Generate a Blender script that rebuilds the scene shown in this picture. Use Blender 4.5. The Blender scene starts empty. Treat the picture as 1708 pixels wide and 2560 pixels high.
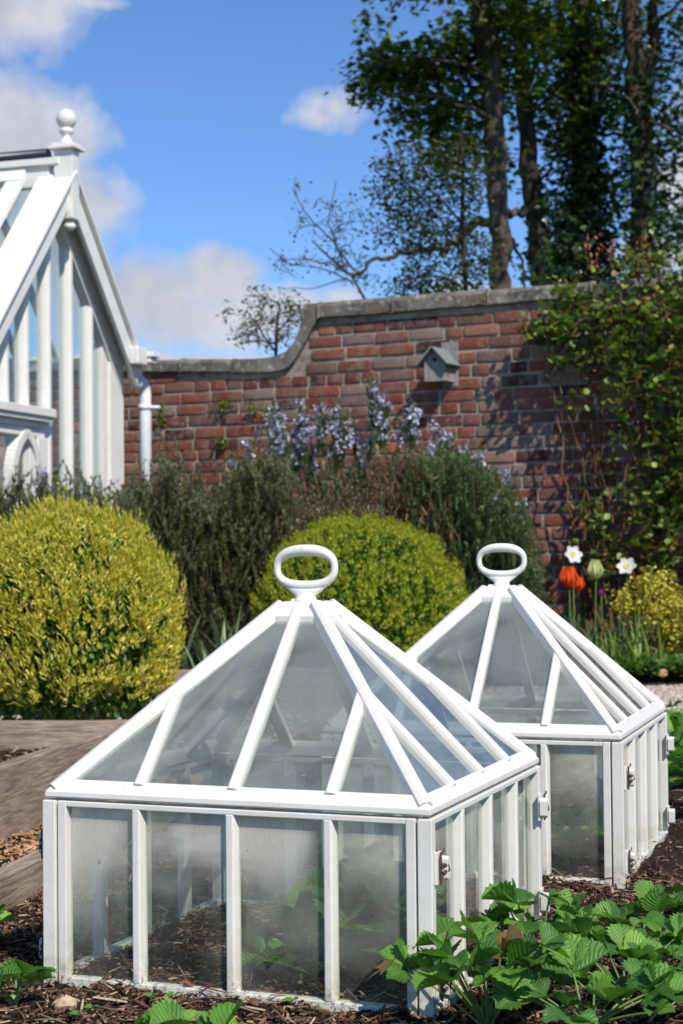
import bpy, math, random
import numpy as np
from mathutils import Vector, Matrix, noise as mn
R = math.radians
PI = math.pi
rng = np.random.default_rng(7)
random.seed(7)
sc = bpy.context.scene
C = sc.collection

# ------------------------------------------------------------------ camera
F, PITCH, ROLL, H = 4200.0, 0.0218, -0.0094, 0.6485
W_, H_ = 1708, 2560
_c, _s = math.cos(ROLL), math.sin(ROLL)
_r0 = np.array([1, 0, 0.0]); _f = np.array([0, math.cos(PITCH), math.sin(PITCH)]); _u0 = np.array([0, -math.sin(PITCH), math.cos(PITCH)])
RV = _c * _r0 + _s * _u0
UV = _c * _u0 - _s * _r0
CAM = np.array([0, 0, H])


def at(px, py, Y):
    """world point seen at photo pixel px,py at world depth Y"""
    d = _f + RV * (px - 854) / F - UV * (py - 1280) / F
    return CAM + d * (Y / d[1])


def on_z(px, py, z):
    d = _f + RV * (px - 854) / F - UV * (py - 1280) / F
    return CAM + d * ((z - H) / d[2])


def on_plane(px, py, p0, n):
    d = _f + RV * (px - 854) / F - UV * (py - 1280) / F
    return CAM + d * (np.dot(p0 - CAM, n) / np.dot(d, n))


cd = bpy.data.cameras.new('camera')
cam = bpy.data.objects.new('camera', cd); C.objects.link(cam)
cam.matrix_world = Matrix(((RV[0], UV[0], -_f[0], 0), (RV[1], UV[1], -_f[1], 0), (RV[2], UV[2], -_f[2], H), (0, 0, 0, 1)))
cd.sensor_fit = 'HORIZONTAL'; cd.sensor_width = 24; cd.lens = F / W_ * 24
cd.clip_start = 0.05; cd.clip_end = 2000
cd.dof.use_dof = True; cd.dof.focus_distance = 2.75; cd.dof.aperture_fstop = 9.0; cd.dof.aperture_blades = 7
sc.camera = cam

# ------------------------------------------------------------------ helpers


def tag(o, label=None, cat=None, group=None, kind=None):
    if label: o['label'] = label
    if cat: o['category'] = cat
    if group: o['group'] = group
    if kind: o['kind'] = kind
    return o


def empty(name, loc, rz=0.0, label=None, cat=None, group=None, parent=None):
    o = bpy.data.objects.new(name, None); C.objects.link(o)
    o.location = loc; o.rotation_euler = (0, 0, rz); o.empty_display_size = 0.1
    if parent: o.parent = parent
    return tag(o, label, cat, group)


def link(me, name, parent=None, world=False):
    o = bpy.data.objects.new(name, me); C.objects.link(o)
    if parent:
        o.parent = parent
        if world: o.location = [-v for v in parent.location]   # parents built in world space carry no rotation
    return o


def np_mesh(name, verts, faces, mats, midx=None, smooth=False, uv=None):
    """verts (n,3); faces (m,k)"""
    me = bpy.data.meshes.new(name)
    verts = np.asarray(verts, np.float32); faces = np.asarray(faces, np.int32)
    m, k = faces.shape
    me.vertices.add(len(verts)); me.vertices.foreach_set('co', verts.ravel())
    me.loops.add(m * k); me.loops.foreach_set('vertex_index', faces.ravel())
    me.polygons.add(m); me.polygons.foreach_set('loop_start', np.arange(m, dtype=np.int32) * k)
    me.polygons.foreach_set('loop_total', np.full(m, k, np.int32))
    for mt in (mats if isinstance(mats, (list, tuple)) else [mats]): me.materials.append(mt)
    if midx is not None: me.polygons.foreach_set('material_index', np.asarray(midx, np.int32))
    if smooth: me.polygons.foreach_set('use_smooth', np.ones(m, bool))
    if uv is not None:
        ly = me.uv_layers.new(name='UVMap'); ly.data.foreach_set('uv', np.asarray(uv, np.float32)[faces.ravel()].ravel())
    me.update(calc_edges=True); me.validate()
    return me


def rots(n, yaw=None, pitch=None, roll=None):
    """(n,3,3) = Rz(yaw) Rx(pitch) Ry(roll)"""
    z = rng.uniform(0, 2 * PI, n) if yaw is None else yaw
    x = np.zeros(n) if pitch is None else pitch
    y = np.zeros(n) if roll is None else roll
    cz, sz, cx, sx, cy, sy = np.cos(z), np.sin(z), np.cos(x), np.sin(x), np.cos(y), np.sin(y)
    o = np.zeros(n)
    i = np.ones(n)
    Z = np.stack([cz, -sz, o, sz, cz, o, o, o, i], 1).reshape(n, 3, 3)
    X = np.stack([i, o, o, o, cx, -sx, o, sx, cx], 1).reshape(n, 3, 3)
    Y = np.stack([cy, o, sy, o, i, o, -sy, o, cy], 1).reshape(n, 3, 3)
    return Z @ X @ Y


def scat(tv, tf, M, T, S=None):
    """instances of template -> verts, faces"""
    tv = np.asarray(tv, float); tf = np.asarray(tf)
    n = len(T)
    if S is not None:
        S = np.asarray(S)
        tvs = tv[None] * (S[:, None, None] if S.ndim == 1 else S[:, None, :])
    else: tvs = np.repeat(tv[None], n, 0)
    v = np.einsum('nij,nkj->nki', M, tvs) + T[:, None, :]
    f = tf[None] + (np.arange(n) * len(tv))[:, None, None]
    return v.reshape(-1, 3), f.reshape(-1, tf.shape[1])


class MB:
    def __init__(s): s.v = []; s.f = []; s.m = []; s.sm = []

    def add(s, vs, fs, m=0, sm=False):
        b = len(s.v); s.v += [tuple(map(float, p)) for p in vs]
        for f in fs: s.f.append([i + b for i in f]); s.m.append(m); s.sm.append(sm)

    def box(s, lo, hi, m=0):
        x0, y0, z0 = lo; x1, y1, z1 = hi
        s.add([(x0, y0, z0), (x1, y0, z0), (x1, y1, z0), (x0, y1, z0), (x0, y0, z1), (x1, y0, z1), (x1, y1, z1), (x0, y1, z1)],
              [(0, 3, 2, 1), (4, 5, 6, 7), (0, 1, 5, 4), (1, 2, 6, 5), (2, 3, 7, 6), (3, 0, 4, 7)], m)

    def prism(s, poly, ext, m=0):
        """poly: list of 3D points (planar), ext: vector"""
        n = len(poly); e = np.array(ext, float)
        p = [np.array(q, float) for q in poly]
        s.add(p + [q + e for q in p], [tuple(range(n))[::-1], tuple(range(n, 2 * n))] + [(i, (i + 1) % n, n + (i + 1) % n, n + i) for i in range(n)], m)

    def bar(s, a, b, sec, up, m=0, cut=None):
        """sweep a cross-section (list of (side, up)) straight from a to b"""
        a = np.array(a, float); b = np.array(b, float); d = (b - a) / np.linalg.norm(b - a)
        up = np.array(up, float); up = up - d * np.dot(up, d); up /= np.linalg.norm(up)
        sd = np.cross(d, up)
        s.prism([a + sd * x + up * y for x, y in sec], b - a, m)

    def tube(s, pts, rad, n=8, m=0, caps=True, flat=1.0):
        pts = [np.array(p, float) for p in pts]
        if not hasattr(rad, '__len__'): rad = [rad] * len(pts)
        ref = np.array([0.13, 0.29, 0.95])
        vs = []
        prev = None
        for i, p in enumerate(pts):
            d = pts[min(i + 1, len(pts) - 1)] - pts[max(i - 1, 0)]
            d = d / (np.linalg.norm(d) + 1e-9)
            if prev is None:
                r = ref if abs(np.dot(ref, d)) < .9 else np.array([1, 0, 0.])
                x = np.cross(d, r)
            else: x = prev - d * np.dot(prev, d)
            x = x / (np.linalg.norm(x) + 1e-9); prev = x
            y = np.cross(d, x)
            for k in range(n):
                a = 2 * PI * k / n
                vs.append(p + (x * math.cos(a) + y * math.sin(a) * flat) * rad[i])
        fs = []
        for i in range(len(pts) - 1):
            for k in range(n):
                fs.append((i * n + k, i * n + (k + 1) % n, (i + 1) * n + (k + 1) % n, (i + 1) * n + k))
        s.add(vs, fs, m, True)
        if caps:
            b = len(s.v) - len(vs)
            s.f.append([b + k for k in range(n)][::-1]); s.m.append(m); s.sm.append(False)
            s.f.append([b + (len(pts) - 1) * n + k for k in range(n)]); s.m.append(m); s.sm.append(False)

    def lathe(s, prof, c, n=20, m=0):
        vs = []
        for r, z in prof:
            for k in range(n):
                a = 2 * PI * k / n
                vs.append((c[0] + r * math.cos(a), c[1] + r * math.sin(a), c[2] + z))
        fs = [(i * n + k, i * n + (k + 1) % n, (i + 1) * n + (k + 1) % n, (i + 1) * n + k) for i in range(len(prof) - 1) for k in range(n)]
        s.add(vs, fs, m, True)

    def build(s, name, mats, parent=None, world=False, bevel=0.0, seg=2):
        me = bpy.data.meshes.new(name)
        me.from_pydata(s.v, [], s.f)
        for mt in (mats if isinstance(mats, (list, tuple)) else [mats]): me.materials.append(mt)
        me.polygons.foreach_set('material_index', s.m)
        me.polygons.foreach_set('use_smooth', s.sm)
        me.update()
        o = link(me, name, parent, world)
        if bevel:
            b = o.modifiers.new('bevel', 'BEVEL'); b.width = bevel; b.segments = seg; b.limit_method = 'ANGLE'; b.angle_limit = R(40)
        return o


# ------------------------------------------------------------------ materials


class N:
    def __init__(s, name):
        s.mat = bpy.data.materials.new(name); s.mat.use_nodes = True
        s.t = s.mat.node_tree; s.t.nodes.clear()
        s.out = s.t.nodes.new('ShaderNodeOutputMaterial')

    def n(s, typ, **kw):
        nd = s.t.nodes.new('ShaderNode' + typ)
        for k, v in kw.items():
            if k.startswith('i_'):
                key = k[2:]
                nd.inputs[int(key) if key.isdigit() else key.replace('_', ' ')].default_value = v
            else: setattr(nd, k, v)
        return nd

    def l(s, a, b, ao=0): s.t.links.new(a.outputs[ao] if hasattr(a, 'outputs') else a, b); return s

    def coord(s, kind='Object', scale=(1, 1, 1)):
        tc = s.n('TexCoord'); mp = s.n('Mapping'); mp.inputs['Scale'].default_value = scale
        s.t.links.new(tc.outputs[kind], mp.inputs['Vector']); return mp.outputs[0]

    def noise(s, vec, scale, detail=4, rough=.55, dist=0):
        nz = s.n('TexNoise'); nz.inputs['Scale'].default_value = scale; nz.inputs['Detail'].default_value = detail
        nz.inputs['Roughness'].default_value = rough; nz.inputs['Distortion'].default_value = dist
        s.t.links.new(vec, nz.inputs['Vector']); return nz.outputs['Fac']

    def ramp(s, fac, stops, interp='LINEAR'):
        r = s.n('ValToRGB'); r.color_ramp.interpolation = interp
        el = r.color_ramp.elements
        while len(el) < len(stops): el.new(0.5)
        for e, (p, c) in zip(el, stops):
            e.position = p; e.color = (c, c, c, 1) if not hasattr(c, '__len__') else (*c, 1)
        s.t.links.new(fac, r.inputs[0]); return r.outputs[0]

    def mix(s, fac, a, b, typ='MIX'):
        m = s.n('MixRGB', blend_type=typ)
        for inp, v in ((m.inputs[0], fac), (m.inputs[1], a), (m.inputs[2], b)):
            if hasattr(v, 'is_output'): s.t.links.new(v, inp)
            elif hasattr(v, '__len__'): inp.default_value = (*v, 1)
            else: inp.default_value = v if inp.type == 'VALUE' else (v, v, v, 1)
        return m.outputs[0]

    def math(s, op, a, b=0.0, clamp=False):
        m = s.n('Math', operation=op); m.use_clamp = clamp
        for inp, v in ((m.inputs[0], a), (m.inputs[1], b)):
            if hasattr(v, 'is_output'): s.t.links.new(v, inp)
            else: inp.default_value = v
        return m.outputs[0]

    def bump(s, h, st, dist=.01):
        b = s.n('Bump'); b.inputs['Strength'].default_value = st; b.inputs['Distance'].default_value = dist
        s.t.links.new(h, b.inputs['Height']); return b.outputs[0]

    def pbr(s, col, rough=.6, normal=None, spec=.5):
        p = s.n('BsdfPrincipled')
        for key, v in (('Base Color', col), ('Roughness', rough), ('Specular IOR Level', spec)):
            if hasattr(v, 'is_output'): s.t.links.new(v, p.inputs[key])
            elif hasattr(v, '__len__'): p.inputs[key].default_value = (*v, 1)
            else: p.inputs[key].default_value = v
        if normal: s.t.links.new(normal, p.inputs['Normal'])
        return p

    def done(s, sh):
        s.t.links.new(sh.outputs[0] if hasattr(sh, 'outputs') else sh, s.out.inputs[0]); return s.mat


def leaf_mat(name, stops, rough=.45, trans=.3, spec=.4, tint=1.25, bump=0, vein=0):
    k = N(name)
    g = k.n('NewGeometry')
    col = k.ramp(g.outputs['Random Per Island'], stops)
    co = k.coord('Object')
    nz = k.noise(co, 40, 3)
    col = k.mix(.35, col, k.mix(1.0, col, k.ramp(nz, [(.3, .45), (.7, 1.5)]), 'MULTIPLY'))
    nrm = k.bump(nz, bump, .004) if bump else None
    p = k.pbr(col, rough, nrm, spec)
    t = k.n('BsdfTranslucent')
    k.t.links.new(k.mix(1.0, col, (tint * 1.1, tint * 1.2, tint * .55), 'MULTIPLY'), t.inputs[0])
    m = k.n('MixShader'); m.inputs[0].default_value = trans
    k.t.links.new(p.outputs[0], m.inputs[1]); k.t.links.new(t.outputs[0], m.inputs[2])
    return k.done(m)


def m_paint(name, base=(.76, .735, .675), dirt=True):
    k = N(name); co = k.coord('Object')
    n1 = k.noise(co, 9, 5); n2 = k.noise(co, 160, 4, .7)
    col = k.mix(k.ramp(n1, [(.35, 0.0), (.75, .7)]), base, (base[0] * .88, base[1] * .86, base[2] * .79))
    stk = k.noise(k.coord('Object', (60, 60, 6)), 2, 5, .7)
    col = k.mix(k.ramp(stk, [(.55, 0.0), (.75, .5)]), col, (base[0] * .72, base[1] * .7, base[2] * .6))
    if dirt:
        geo = k.n('TexCoord'); sp = k.n('SeparateXYZ'); k.t.links.new(geo.outputs['Object'], sp.inputs[0])
        # splashed soil low on the frame, and a few rusty bleeds at the joints
        low = k.ramp(sp.outputs['Z'], [(0.0, 1.0), (.045, 0.0)])
        spk = k.math('MULTIPLY', k.ramp(k.noise(co, 120, 5, .75), [(.5, 0.0), (.6, 1.0)]), low)
        col = k.mix(spk, col, (.1, .07, .05))
        alg = k.math('MULTIPLY', k.ramp(k.noise(co, 22, 5, .7), [(.45, 0.0), (.65, .6)]), k.ramp(sp.outputs['Z'], [(.02, 1.0), (.12, 0.0)]))
        col = k.mix(alg, col, (.42, .43, .3))
        rs = k.ramp(k.noise(co, 34, 6, .8), [(.64, 0.0), (.76, .6)])
        col = k.mix(rs, col, (.45, .33, .22))
    nrm = k.bump(n2, .12, .002)
    nrm2 = k.n('Bump'); nrm2.inputs['Strength'].default_value = .25; nrm2.inputs['Distance'].default_value = .002
    k.t.links.new(k.noise(co, 45, 2), nrm2.inputs['Height']); k.t.links.new(nrm, nrm2.inputs['Normal'])
    return k.done(k.pbr(col, k.ramp(n1, [(.3, .3), (.7, .5)]), nrm2.outputs[0], .45))


def m_fogged(name, lo=.3, hi=.72, tint=(.62, .66, .62)):
    k = N(name)
    co = k.coord('Object'); tc = k.n('TexCoord')
    sp = k.n('SeparateXYZ'); k.t.links.new(tc.outputs['Generated'], sp.inputs[0])
    so = k.n('SeparateXYZ'); k.t.links.new(tc.outputs['Object'], so.inputs[0])
    big = k.noise(co, 6.5, 3, .5, .6)
    fine = k.noise(k.coord('Object', (90, 90, 30)), 3, 4, .7)
    edge = k.math('MULTIPLY', k.math('ADD', sp.outputs['X'], k.math('MULTIPLY', big, .25)), 4.0)
    edge = k.ramp(edge, [(.35, .15), (1.0, 1.0)])
    low = k.ramp(k.math('ADD', so.outputs['Z'], k.math('MULTIPLY', k.math('SUBTRACT', big, .5), .16)), [(.04, .12), (.16, .42), (.24, 1.0)])
    f = k.ramp(big, [(.33, lo), (.64, hi)])
    f = k.math('MULTIPLY', f, k.math('MULTIPLY', edge, low))
    f = k.math('MULTIPLY', f, k.ramp(fine, [(.3, .86), (.7, 1.08)]), True)
    specks = k.ramp(k.noise(co, 75, 2, .5), [(.74, 0.0), (.77, .8)])
    drops = k.ramp(k.noise(co, 420, 2, .5), [(.66, 0.0), (.72, .35)])
    tr = k.n('BsdfTransparent'); tr.inputs[0].default_value = (.93, .96, .94, 1)
    df = k.n('BsdfDiffuse'); tl = k.n('BsdfTranslucent')
    df.inputs[0].default_value = (*tint, 1); tl.inputs[0].default_value = (*tint, 1)
    k.t.links.new(k.mix(specks, tint, (.08, .07, .05)), df.inputs[0])
    fg = k.n('MixShader'); fg.inputs[0].default_value = .42
    k.t.links.new(df.outputs[0], fg.inputs[1]); k.t.links.new(tl.outputs[0], fg.inputs[2])
    m1 = k.n('MixShader')
    fac = k.math('MAXIMUM', k.math('ADD', f, k.math('MULTIPLY', drops, .4), True), k.math('MULTIPLY', specks, .7))
    k.t.links.new(fac, m1.inputs[0]); k.t.links.new(tr.outputs[0], m1.inputs[1]); k.t.links.new(fg.outputs[0], m1.inputs[2])
    gl = k.n('BsdfGlossy'); gl.inputs['Roughness'].default_value = .04
    fr = k.n('Fresnel'); fr.inputs[0].default_value = 1.5
    m2 = k.n('MixShader')
    k.t.links.new(k.math('MULTIPLY', k.math('SUBTRACT', 1.0, k.n('NewGeometry').outputs['Backfacing']), k.math('MULTIPLY', fr.outputs[0], 1.3, True)), m2.inputs[0]); k.t.links.new(m1.outputs[0], m2.inputs[1]); k.t.links.new(gl.outputs[0], m2.inputs[2])
    return k.done(m2)


def m_clear(name, dust=.12, gloss=1.2):
    k = N(name)
    tr = k.n('BsdfTransparent'); tr.inputs[0].default_value = (.93, .97, .97, 1)
    df = k.n('BsdfDiffuse'); df.inputs[0].default_value = (.6, .63, .63, 1)
    m1 = k.n('MixShader'); m1.inputs[0].default_value = dust
    k.t.links.new(tr.outputs[0], m1.inputs[1]); k.t.links.new(df.outputs[0], m1.inputs[2])
    gl = k.n('BsdfGlossy'); gl.inputs['Roughness'].default_value = .02
    fr = k.n('Fresnel'); fr.inputs[0].default_value = 1.5
    m2 = k.n('MixShader')
    k.t.links.new(k.math('MULTIPLY', k.math('SUBTRACT', 1.0, k.n('NewGeometry').outputs['Backfacing']), k.math('MULTIPLY', fr.outputs[0], gloss, True)), m2.inputs[0]); k.t.links.new(m1.outputs[0], m2.inputs[1]); k.t.links.new(gl.outputs[0], m2.inputs[2])
    return k.done(m2)


def m_wood(name, c1, c2, scale=(3.2, 42, 42)):
    k = N(name); co = k.coord('Object', scale)
    n1 = k.noise(co, 3, 6, .65, .15); n2 = k.noise(k.coord('Object'), 5, 4)
    col = k.mix(k.ramp(n1, [(.38, 0.0), (.62, 1.0)]), c1, c2)
    col = k.mix(k.ramp(n2, [(.4, 0.0), (.75, .5)]), col, (c1[0] * .6, c1[1] * .55, c1[2] * .5))
    vo = k.n('TexVoronoi'); vo.inputs['Scale'].default_value = 1.0; k.t.links.new(k.coord('Object', (4.2, 9, 9)), vo.inputs['Vector'])
    col = k.mix(k.ramp(vo.outputs['Distance'], [(.07, .85), (.16, 0.0)]), col, (.07, .045, .03))
    gr = k.noise(k.coord('Object', (7, 150, 150)), 2, 4, .7)
    col = k.mix(k.ramp(gr, [(.5, 0.0), (.62, .55)]), col, (.09, .065, .048))
    ck = k.ramp(k.noise(co, 6, 4, .7), [(.63, 0.0), (.68, .6)])
    col = k.mix(ck, col, (.05, .035, .025))
    return k.done(k.pbr(col, .8, k.bump(n1, .5, .004), .2))


def m_soil(name):
    k = N(name); co = k.coord('Object')
    n1 = k.noise(co, 25, 8, .7); n2 = k.noise(co, 140, 5, .7)
    col = k.ramp(n1, [(.3, (.018, .011, .008)), (.55, (.05, .03, .02)), (.75, (.11, .065, .042))])
    return k.done(k.pbr(col, .95, k.bump(n2, 1.0, .012), .15))


def m_chips(name, stops):
    k = N(name); g = k.n('NewGeometry')
    col = k.ramp(g.outputs['Random Per Island'], stops)
    nz = k.noise(k.coord('Object', (1, 1, 1)), 220, 4, .7)
    col = k.mix(.5, col, k.mix(1.0, col, k.ramp(nz, [(.3, .4), (.7, 1.6)]), 'MULTIPLY'))
    return k.done(k.pbr(col, .85, k.bump(nz, .6, .002), .2))


def m_brick(name):
    k = N(name); g = k.n('NewGeometry'); co = k.coord('Object')
    rnd = g.outputs['Random Per Island']
    col = k.ramp(rnd, [(0, (.05, .022, .02)), (.18, (.13, .038, .028)), (.42, (.25, .065, .036)), (.65, (.19, .07, .048)), (.83, (.14, .08, .062)), (.93, (.27, .19, .15)), (1, (.34, .1, .045))])
    n1 = k.noise(co, 14, 6, .7); n2 = k.noise(co, 2.2, 3); n3 = k.noise(co, 60, 4, .75)
    # lime bloom and lichen: denser towards the old low stretch of the wall
    lime = k.math('MULTIPLY', k.ramp(n1, [(.44, 0.0), (.62, .85)]), k.ramp(n2, [(.35, .2), (.62, 1.0)]))
    col = k.mix(lime, col, (.23, .155, .125))
    col = k.mix(k.ramp(n3, [(.58, 0.0), (.66, .55)]), col, (.46, .41, .36))
    col = k.mix(k.ramp(k.noise(co, 5, 5, .7), [(.6, 0.0), (.75, .7)]), col, (.07, .045, .04))
    return k.done(k.pbr(col, .9, k.bump(n3, .6, .006), .2))


def m_mortar(name):
    k = N(name); co = k.coord('Object')
    n1 = k.noise(co, 10, 6, .7); n3 = k.noise(co, 70, 4, .7)
    col = k.ramp(n1, [(.3, (.16, .125, .1)), (.5, (.36, .3, .24)), (.7, (.47, .4, .33))])
    return k.done(k.pbr(col, .95, k.bump(n3, .8, .006), .1))


def m_stone(name):
    k = N(name); co = k.coord('Object')
    n1 = k.noise(co, 7, 7, .7); n2 = k.noise(co, 26, 4, .7); n3 = k.noise(co, 90, 3)
    col = k.ramp(n1, [(.3, (.075, .066, .056)), (.5, (.17, .15, .125)), (.7, (.26, .235, .2))])
    col = k.mix(k.ramp(n2, [(.56, 0.0), (.64, .7)]), col, (.48, .46, .4))
    col = k.mix(k.ramp(k.noise(co, 12, 5, .7), [(.58, 0.0), (.72, .75)]), col, (.045, .04, .034))
    return k.done(k.pbr(col, .95, k.bump(n3, .5, .01), .15))


def m_plain(name, c, rough=.6, spec=.4, metal=0):
    k = N(name); co = k.coord('Object'); nz = k.noise(co, 30, 4)
    p = k.pbr(k.mix(k.ramp(nz, [(.3, 0.0), (.7, .5)]), c, tuple(v * .75 for v in c)), rough, k.bump(nz, .1, .003), spec)
    p.inputs['Metallic'].default_value = metal
    return k.done(p)


def m_bark(name, c1, c2):
    k = N(name); co = k.coord('Object', (1, 1, .25))
    n1 = k.noise(co, 14, 6, .7)
    col = k.mix(k.ramp(n1, [(.35, 0.0), (.65, 1.0)]), c1, c2)
    return k.done(k.pbr(col, .95, k.bump(n1, .9, .03), .1))


def m_ground(name):
    k = N(name); co = k.coord('Object')
    n1 = k.noise(co, 1.2, 6, .6); n2 = k.noise(co, 40, 4, .7)
    col = k.ramp(n1, [(.35, (.035, .06, .018)), (.6, (.06, .1, .028))])
    return k.done(k.pbr(col, .95, k.bump(n2, .8, .03), .1))


PAINT = m_paint('white_cast_iron_paint')
GHPAINT = m_paint('white_greenhouse_paint', (.78, .765, .72), False)
HANDLE = m_paint('cream_handle_paint', (.8, .775, .71), False)
FOG = m_fogged('condensation_glass', .12, .6, (.92, .885, .79))
FOGLID = m_fogged('condensation_roof_glass', .14, .54, (.46, .49, .455))
CLEAR = m_clear('greenhouse_glass', .05, 1.2)
RUST = m_plain('rusty_iron', (.09, .05, .035), .7)
SOIL = m_soil('bed_soil_material')
BRICK, MORTAR, STONE = m_brick('old_red_brick'), m_mortar('lime_mortar'), m_stone('lichen_stone')
BOARD = m_wood('weathered_board', (.23, .17, .125), (.48, .365, .27))
GREYWOOD = m_wood('grey_weathered_wood', (.27, .25, .245), (.43, .4, .39), (25, 25, 2))
LEADROOF = m_plain('grey_roof_felt', (.2, .23, .23), .7)
NAVY = m_plain('dark_ridge_cap', (.018, .02, .035), .35)
DARK = m_plain('painted_hole_shade', (.01, .01, .01), .9)  # near-black colour for the shade inside the bird box hole
BARK = m_bark('grey_bark', (.045, .036, .026), (.14, .11, .08))
DBARK = m_bark('dark_bark', (.03, .024, .018), (.085, .065, .048))
PIPEW = m_plain('white_plastic_pipe', (.8, .82, .85), .35)

# ------------------------------------------------------------------ world and sun
SUN_EL = R(46)
wall_dir = np.array([-.888, .46, 0]); wall_n = np.array([-.46, -.888, 0])   # outward normal of the brick wall
psi = R(55)
sh = math.cos(psi) * wall_n - math.sin(psi) * wall_dir
sh /= np.linalg.norm(sh)
SUN = np.array([sh[0] * math.cos(SUN_EL), sh[1] * math.cos(SUN_EL), math.sin(SUN_EL)])
sd = bpy.data.lights.new('sun', 'SUN'); sd.energy = 5.0; sd.angle = R(.53); sd.color = (1, .94, .85)
so = bpy.data.objects.new('sun', sd); C.objects.link(so)
so.rotation_euler = Vector(SUN).to_track_quat('Z', 'Y').to_euler(); so.location = (3, -3, 6)

w = bpy.data.worlds.new('World'); sc.world = w; w.use_nodes = True
nt = w.node_tree; nt.nodes.clear()


class WN(N):
    def __init__(s): s.t = nt; s.out = nt.nodes.new('ShaderNodeOutputWorld')


k = WN()
sky = k.n('TexSky'); sky.sky_type = 'NISHITA'; sky.sun_disc = False; sky.sun_elevation = SUN_EL
sky.sun_rotation = math.atan2(SUN[0], SUN[1]); sky.altitude = 50; sky.air_density = 1.0; sky.dust_density = .1; sky.ozone_density = 2.5
tc = k.n('TexCoord'); sx = k.n('SeparateXYZ'); k.t.links.new(tc.outputs['Generated'], sx.inputs[0])
az = k.math('ARCTAN2', sx.outputs[0], sx.outputs[1])
hor = k.math('SQRT', k.math('ADD', k.math('MULTIPLY', sx.outputs[0], sx.outputs[0]), k.math('MULTIPLY', sx.outputs[1], sx.outputs[1])))
el = k.math('ARCTAN2', sx.outputs[2], hor)
cmb = k.n('CombineXYZ'); k.t.links.new(az, cmb.inputs[0]); k.t.links.new(el, cmb.inputs[1])
wob = k.noise(cmb.outputs[0], 26, 6, .58)
wob2 = k.noise(cmb.outputs[0], 9, 4, .55)


def aeof(px, py):
    d = at(px, py, 1.0) - CAM
    return math.atan2(d[0], d[1]), math.atan2(d[2], math.hypot(d[0], d[1]))


CL = [  # px, py, rx, ry, softness  (directions of real clouds in the sky)
    (20, 20, 230, 170, .5), (-80, 330, 330, 190, .22), (50, 370, 240, 190, .22), (150, 500, 210, 130, .25), (-40, 620, 380, 200, .25),
    (370, 740, 250, 130, .2), (545, 705, 150, 115, .2), (500, 800, 400, 95, .3), (640, 780, 170, 90, .3), (380, 905, 420, 40, .5), (690, 770, 200, 60, .4),
    (845, 270, 85, 60, .8), (800, 300, 105, 36, 1.0), (850, 745, 100, 35, .7), (1180, 740, 160, 55, .5), (1700, 470, 90, 120, .6),
    (1650, 640, 200, 80, .6), (230, 5, 90, 20, .9), (1900, 300, 260, 180, .4), (-500, 200, 300, 200, .4)]
dens = None
for px, py, rx, ry, so_ in CL:
    a0, e0 = aeof(px, py)
    dx = k.math('DIVIDE', k.math('SUBTRACT', az, a0), rx / F)
    dy = k.math('DIVIDE', k.math('SUBTRACT', el, e0), ry / F)
    r2 = k.math('ADD', k.math('MULTIPLY', dx, dx), k.math('MULTIPLY', dy, dy))
    v = k.math('SUBTRACT', 1.0, k.math('SQRT', r2))          # 1 at centre, 0 at rim
    v = k.math('MULTIPLY', v, .5 / (so_ + .15))
    dens = v if dens is None else k.math('MAXIMUM', dens, v)
dd = k.math('ADD', dens, k.math('MULTIPLY', k.math('SUBTRACT', wob, .5), 1.5))
dd = k.math('ADD', dd, k.math('MULTIPLY', k.math('SUBTRACT', wob2, .5), .6))
cov = k.ramp(dd, [(.0, 0.0), (.1, .22), (.5, .85), (1.0, .97)])
# everywhere else in the sky: scattered broken cloud
g = k.noise(tc.outputs['Generated'], 2.3, 7, .6)
back = k.math('MULTIPLY', k.ramp(g, [(.62, 0.0), (.75, .4)]), k.ramp(k.math('ABSOLUTE', az), [(.26, 0.0), (.5, 1.0)]))
cov = k.math('MAXIMUM', cov, back)
ccol = k.ramp(k.math('ADD', k.math('MULTIPLY', wob, .7), k.math('MULTIPLY', wob2, .5)), [(.4, (4.0, 4.2, 5.0)), (.72, (5.8, 5.9, 6.4))])
skyc = k.mix(1.0, sky.outputs[0], (.66, .88, 1.22), 'MULTIPLY')
fin = k.mix(cov, skyc, ccol)
bg = k.n('Background'); bg.inputs[1].default_value = .12
k.t.links.new(fin, bg.inputs[0]); k.t.links.new(bg.outputs[0], k.out.inputs[0])

# ------------------------------------------------------------------ ground
m = MB(); m.add([(-300, -300, 0), (300, -300, 0), (300, 300, 0), (-300, 300, 0)], [(0, 1, 2, 3)])
o = m.build('ground', m_ground('rough_grass')); o.location.z = -.1; tag(o, 'rough green ground around the beds and beyond the wall', None, None, 'structure')
GZ = -.08
BD = np.array([.2, .98, 0]); BD /= np.linalg.norm(BD)           # direction of the timber bed edges
BX0 = on_z(0, 2256, 0.0)                                        # foot of the near left board on the soil
BY1 = 5.62                                                      # far board of the bed


def bed_left(y): return BX0[0] + (y - BX0[1]) * BD[0] / BD[1]


def soil_h(x, y):
    v = mn.fractal(Vector((x * 9, y * 9, 3.1)), 1.0, 2.0, 4) * .011 + mn.noise(Vector((x * 2.3, y * 2.3, 1.7))) * .008
    for mx, my, am, r_ in ((-.155, 2.47, .020, .045), (.06, 2.335, .012, .05), (-.33, 2.52, .012, .03), (-.42, 2.55, .014, .02), (.36, 3.27, .010, .05)):
        v += am * math.exp(-((x - mx) ** 2 + ((y - my) * 1.6) ** 2) / r_ ** 2)
    return v + .001


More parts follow.
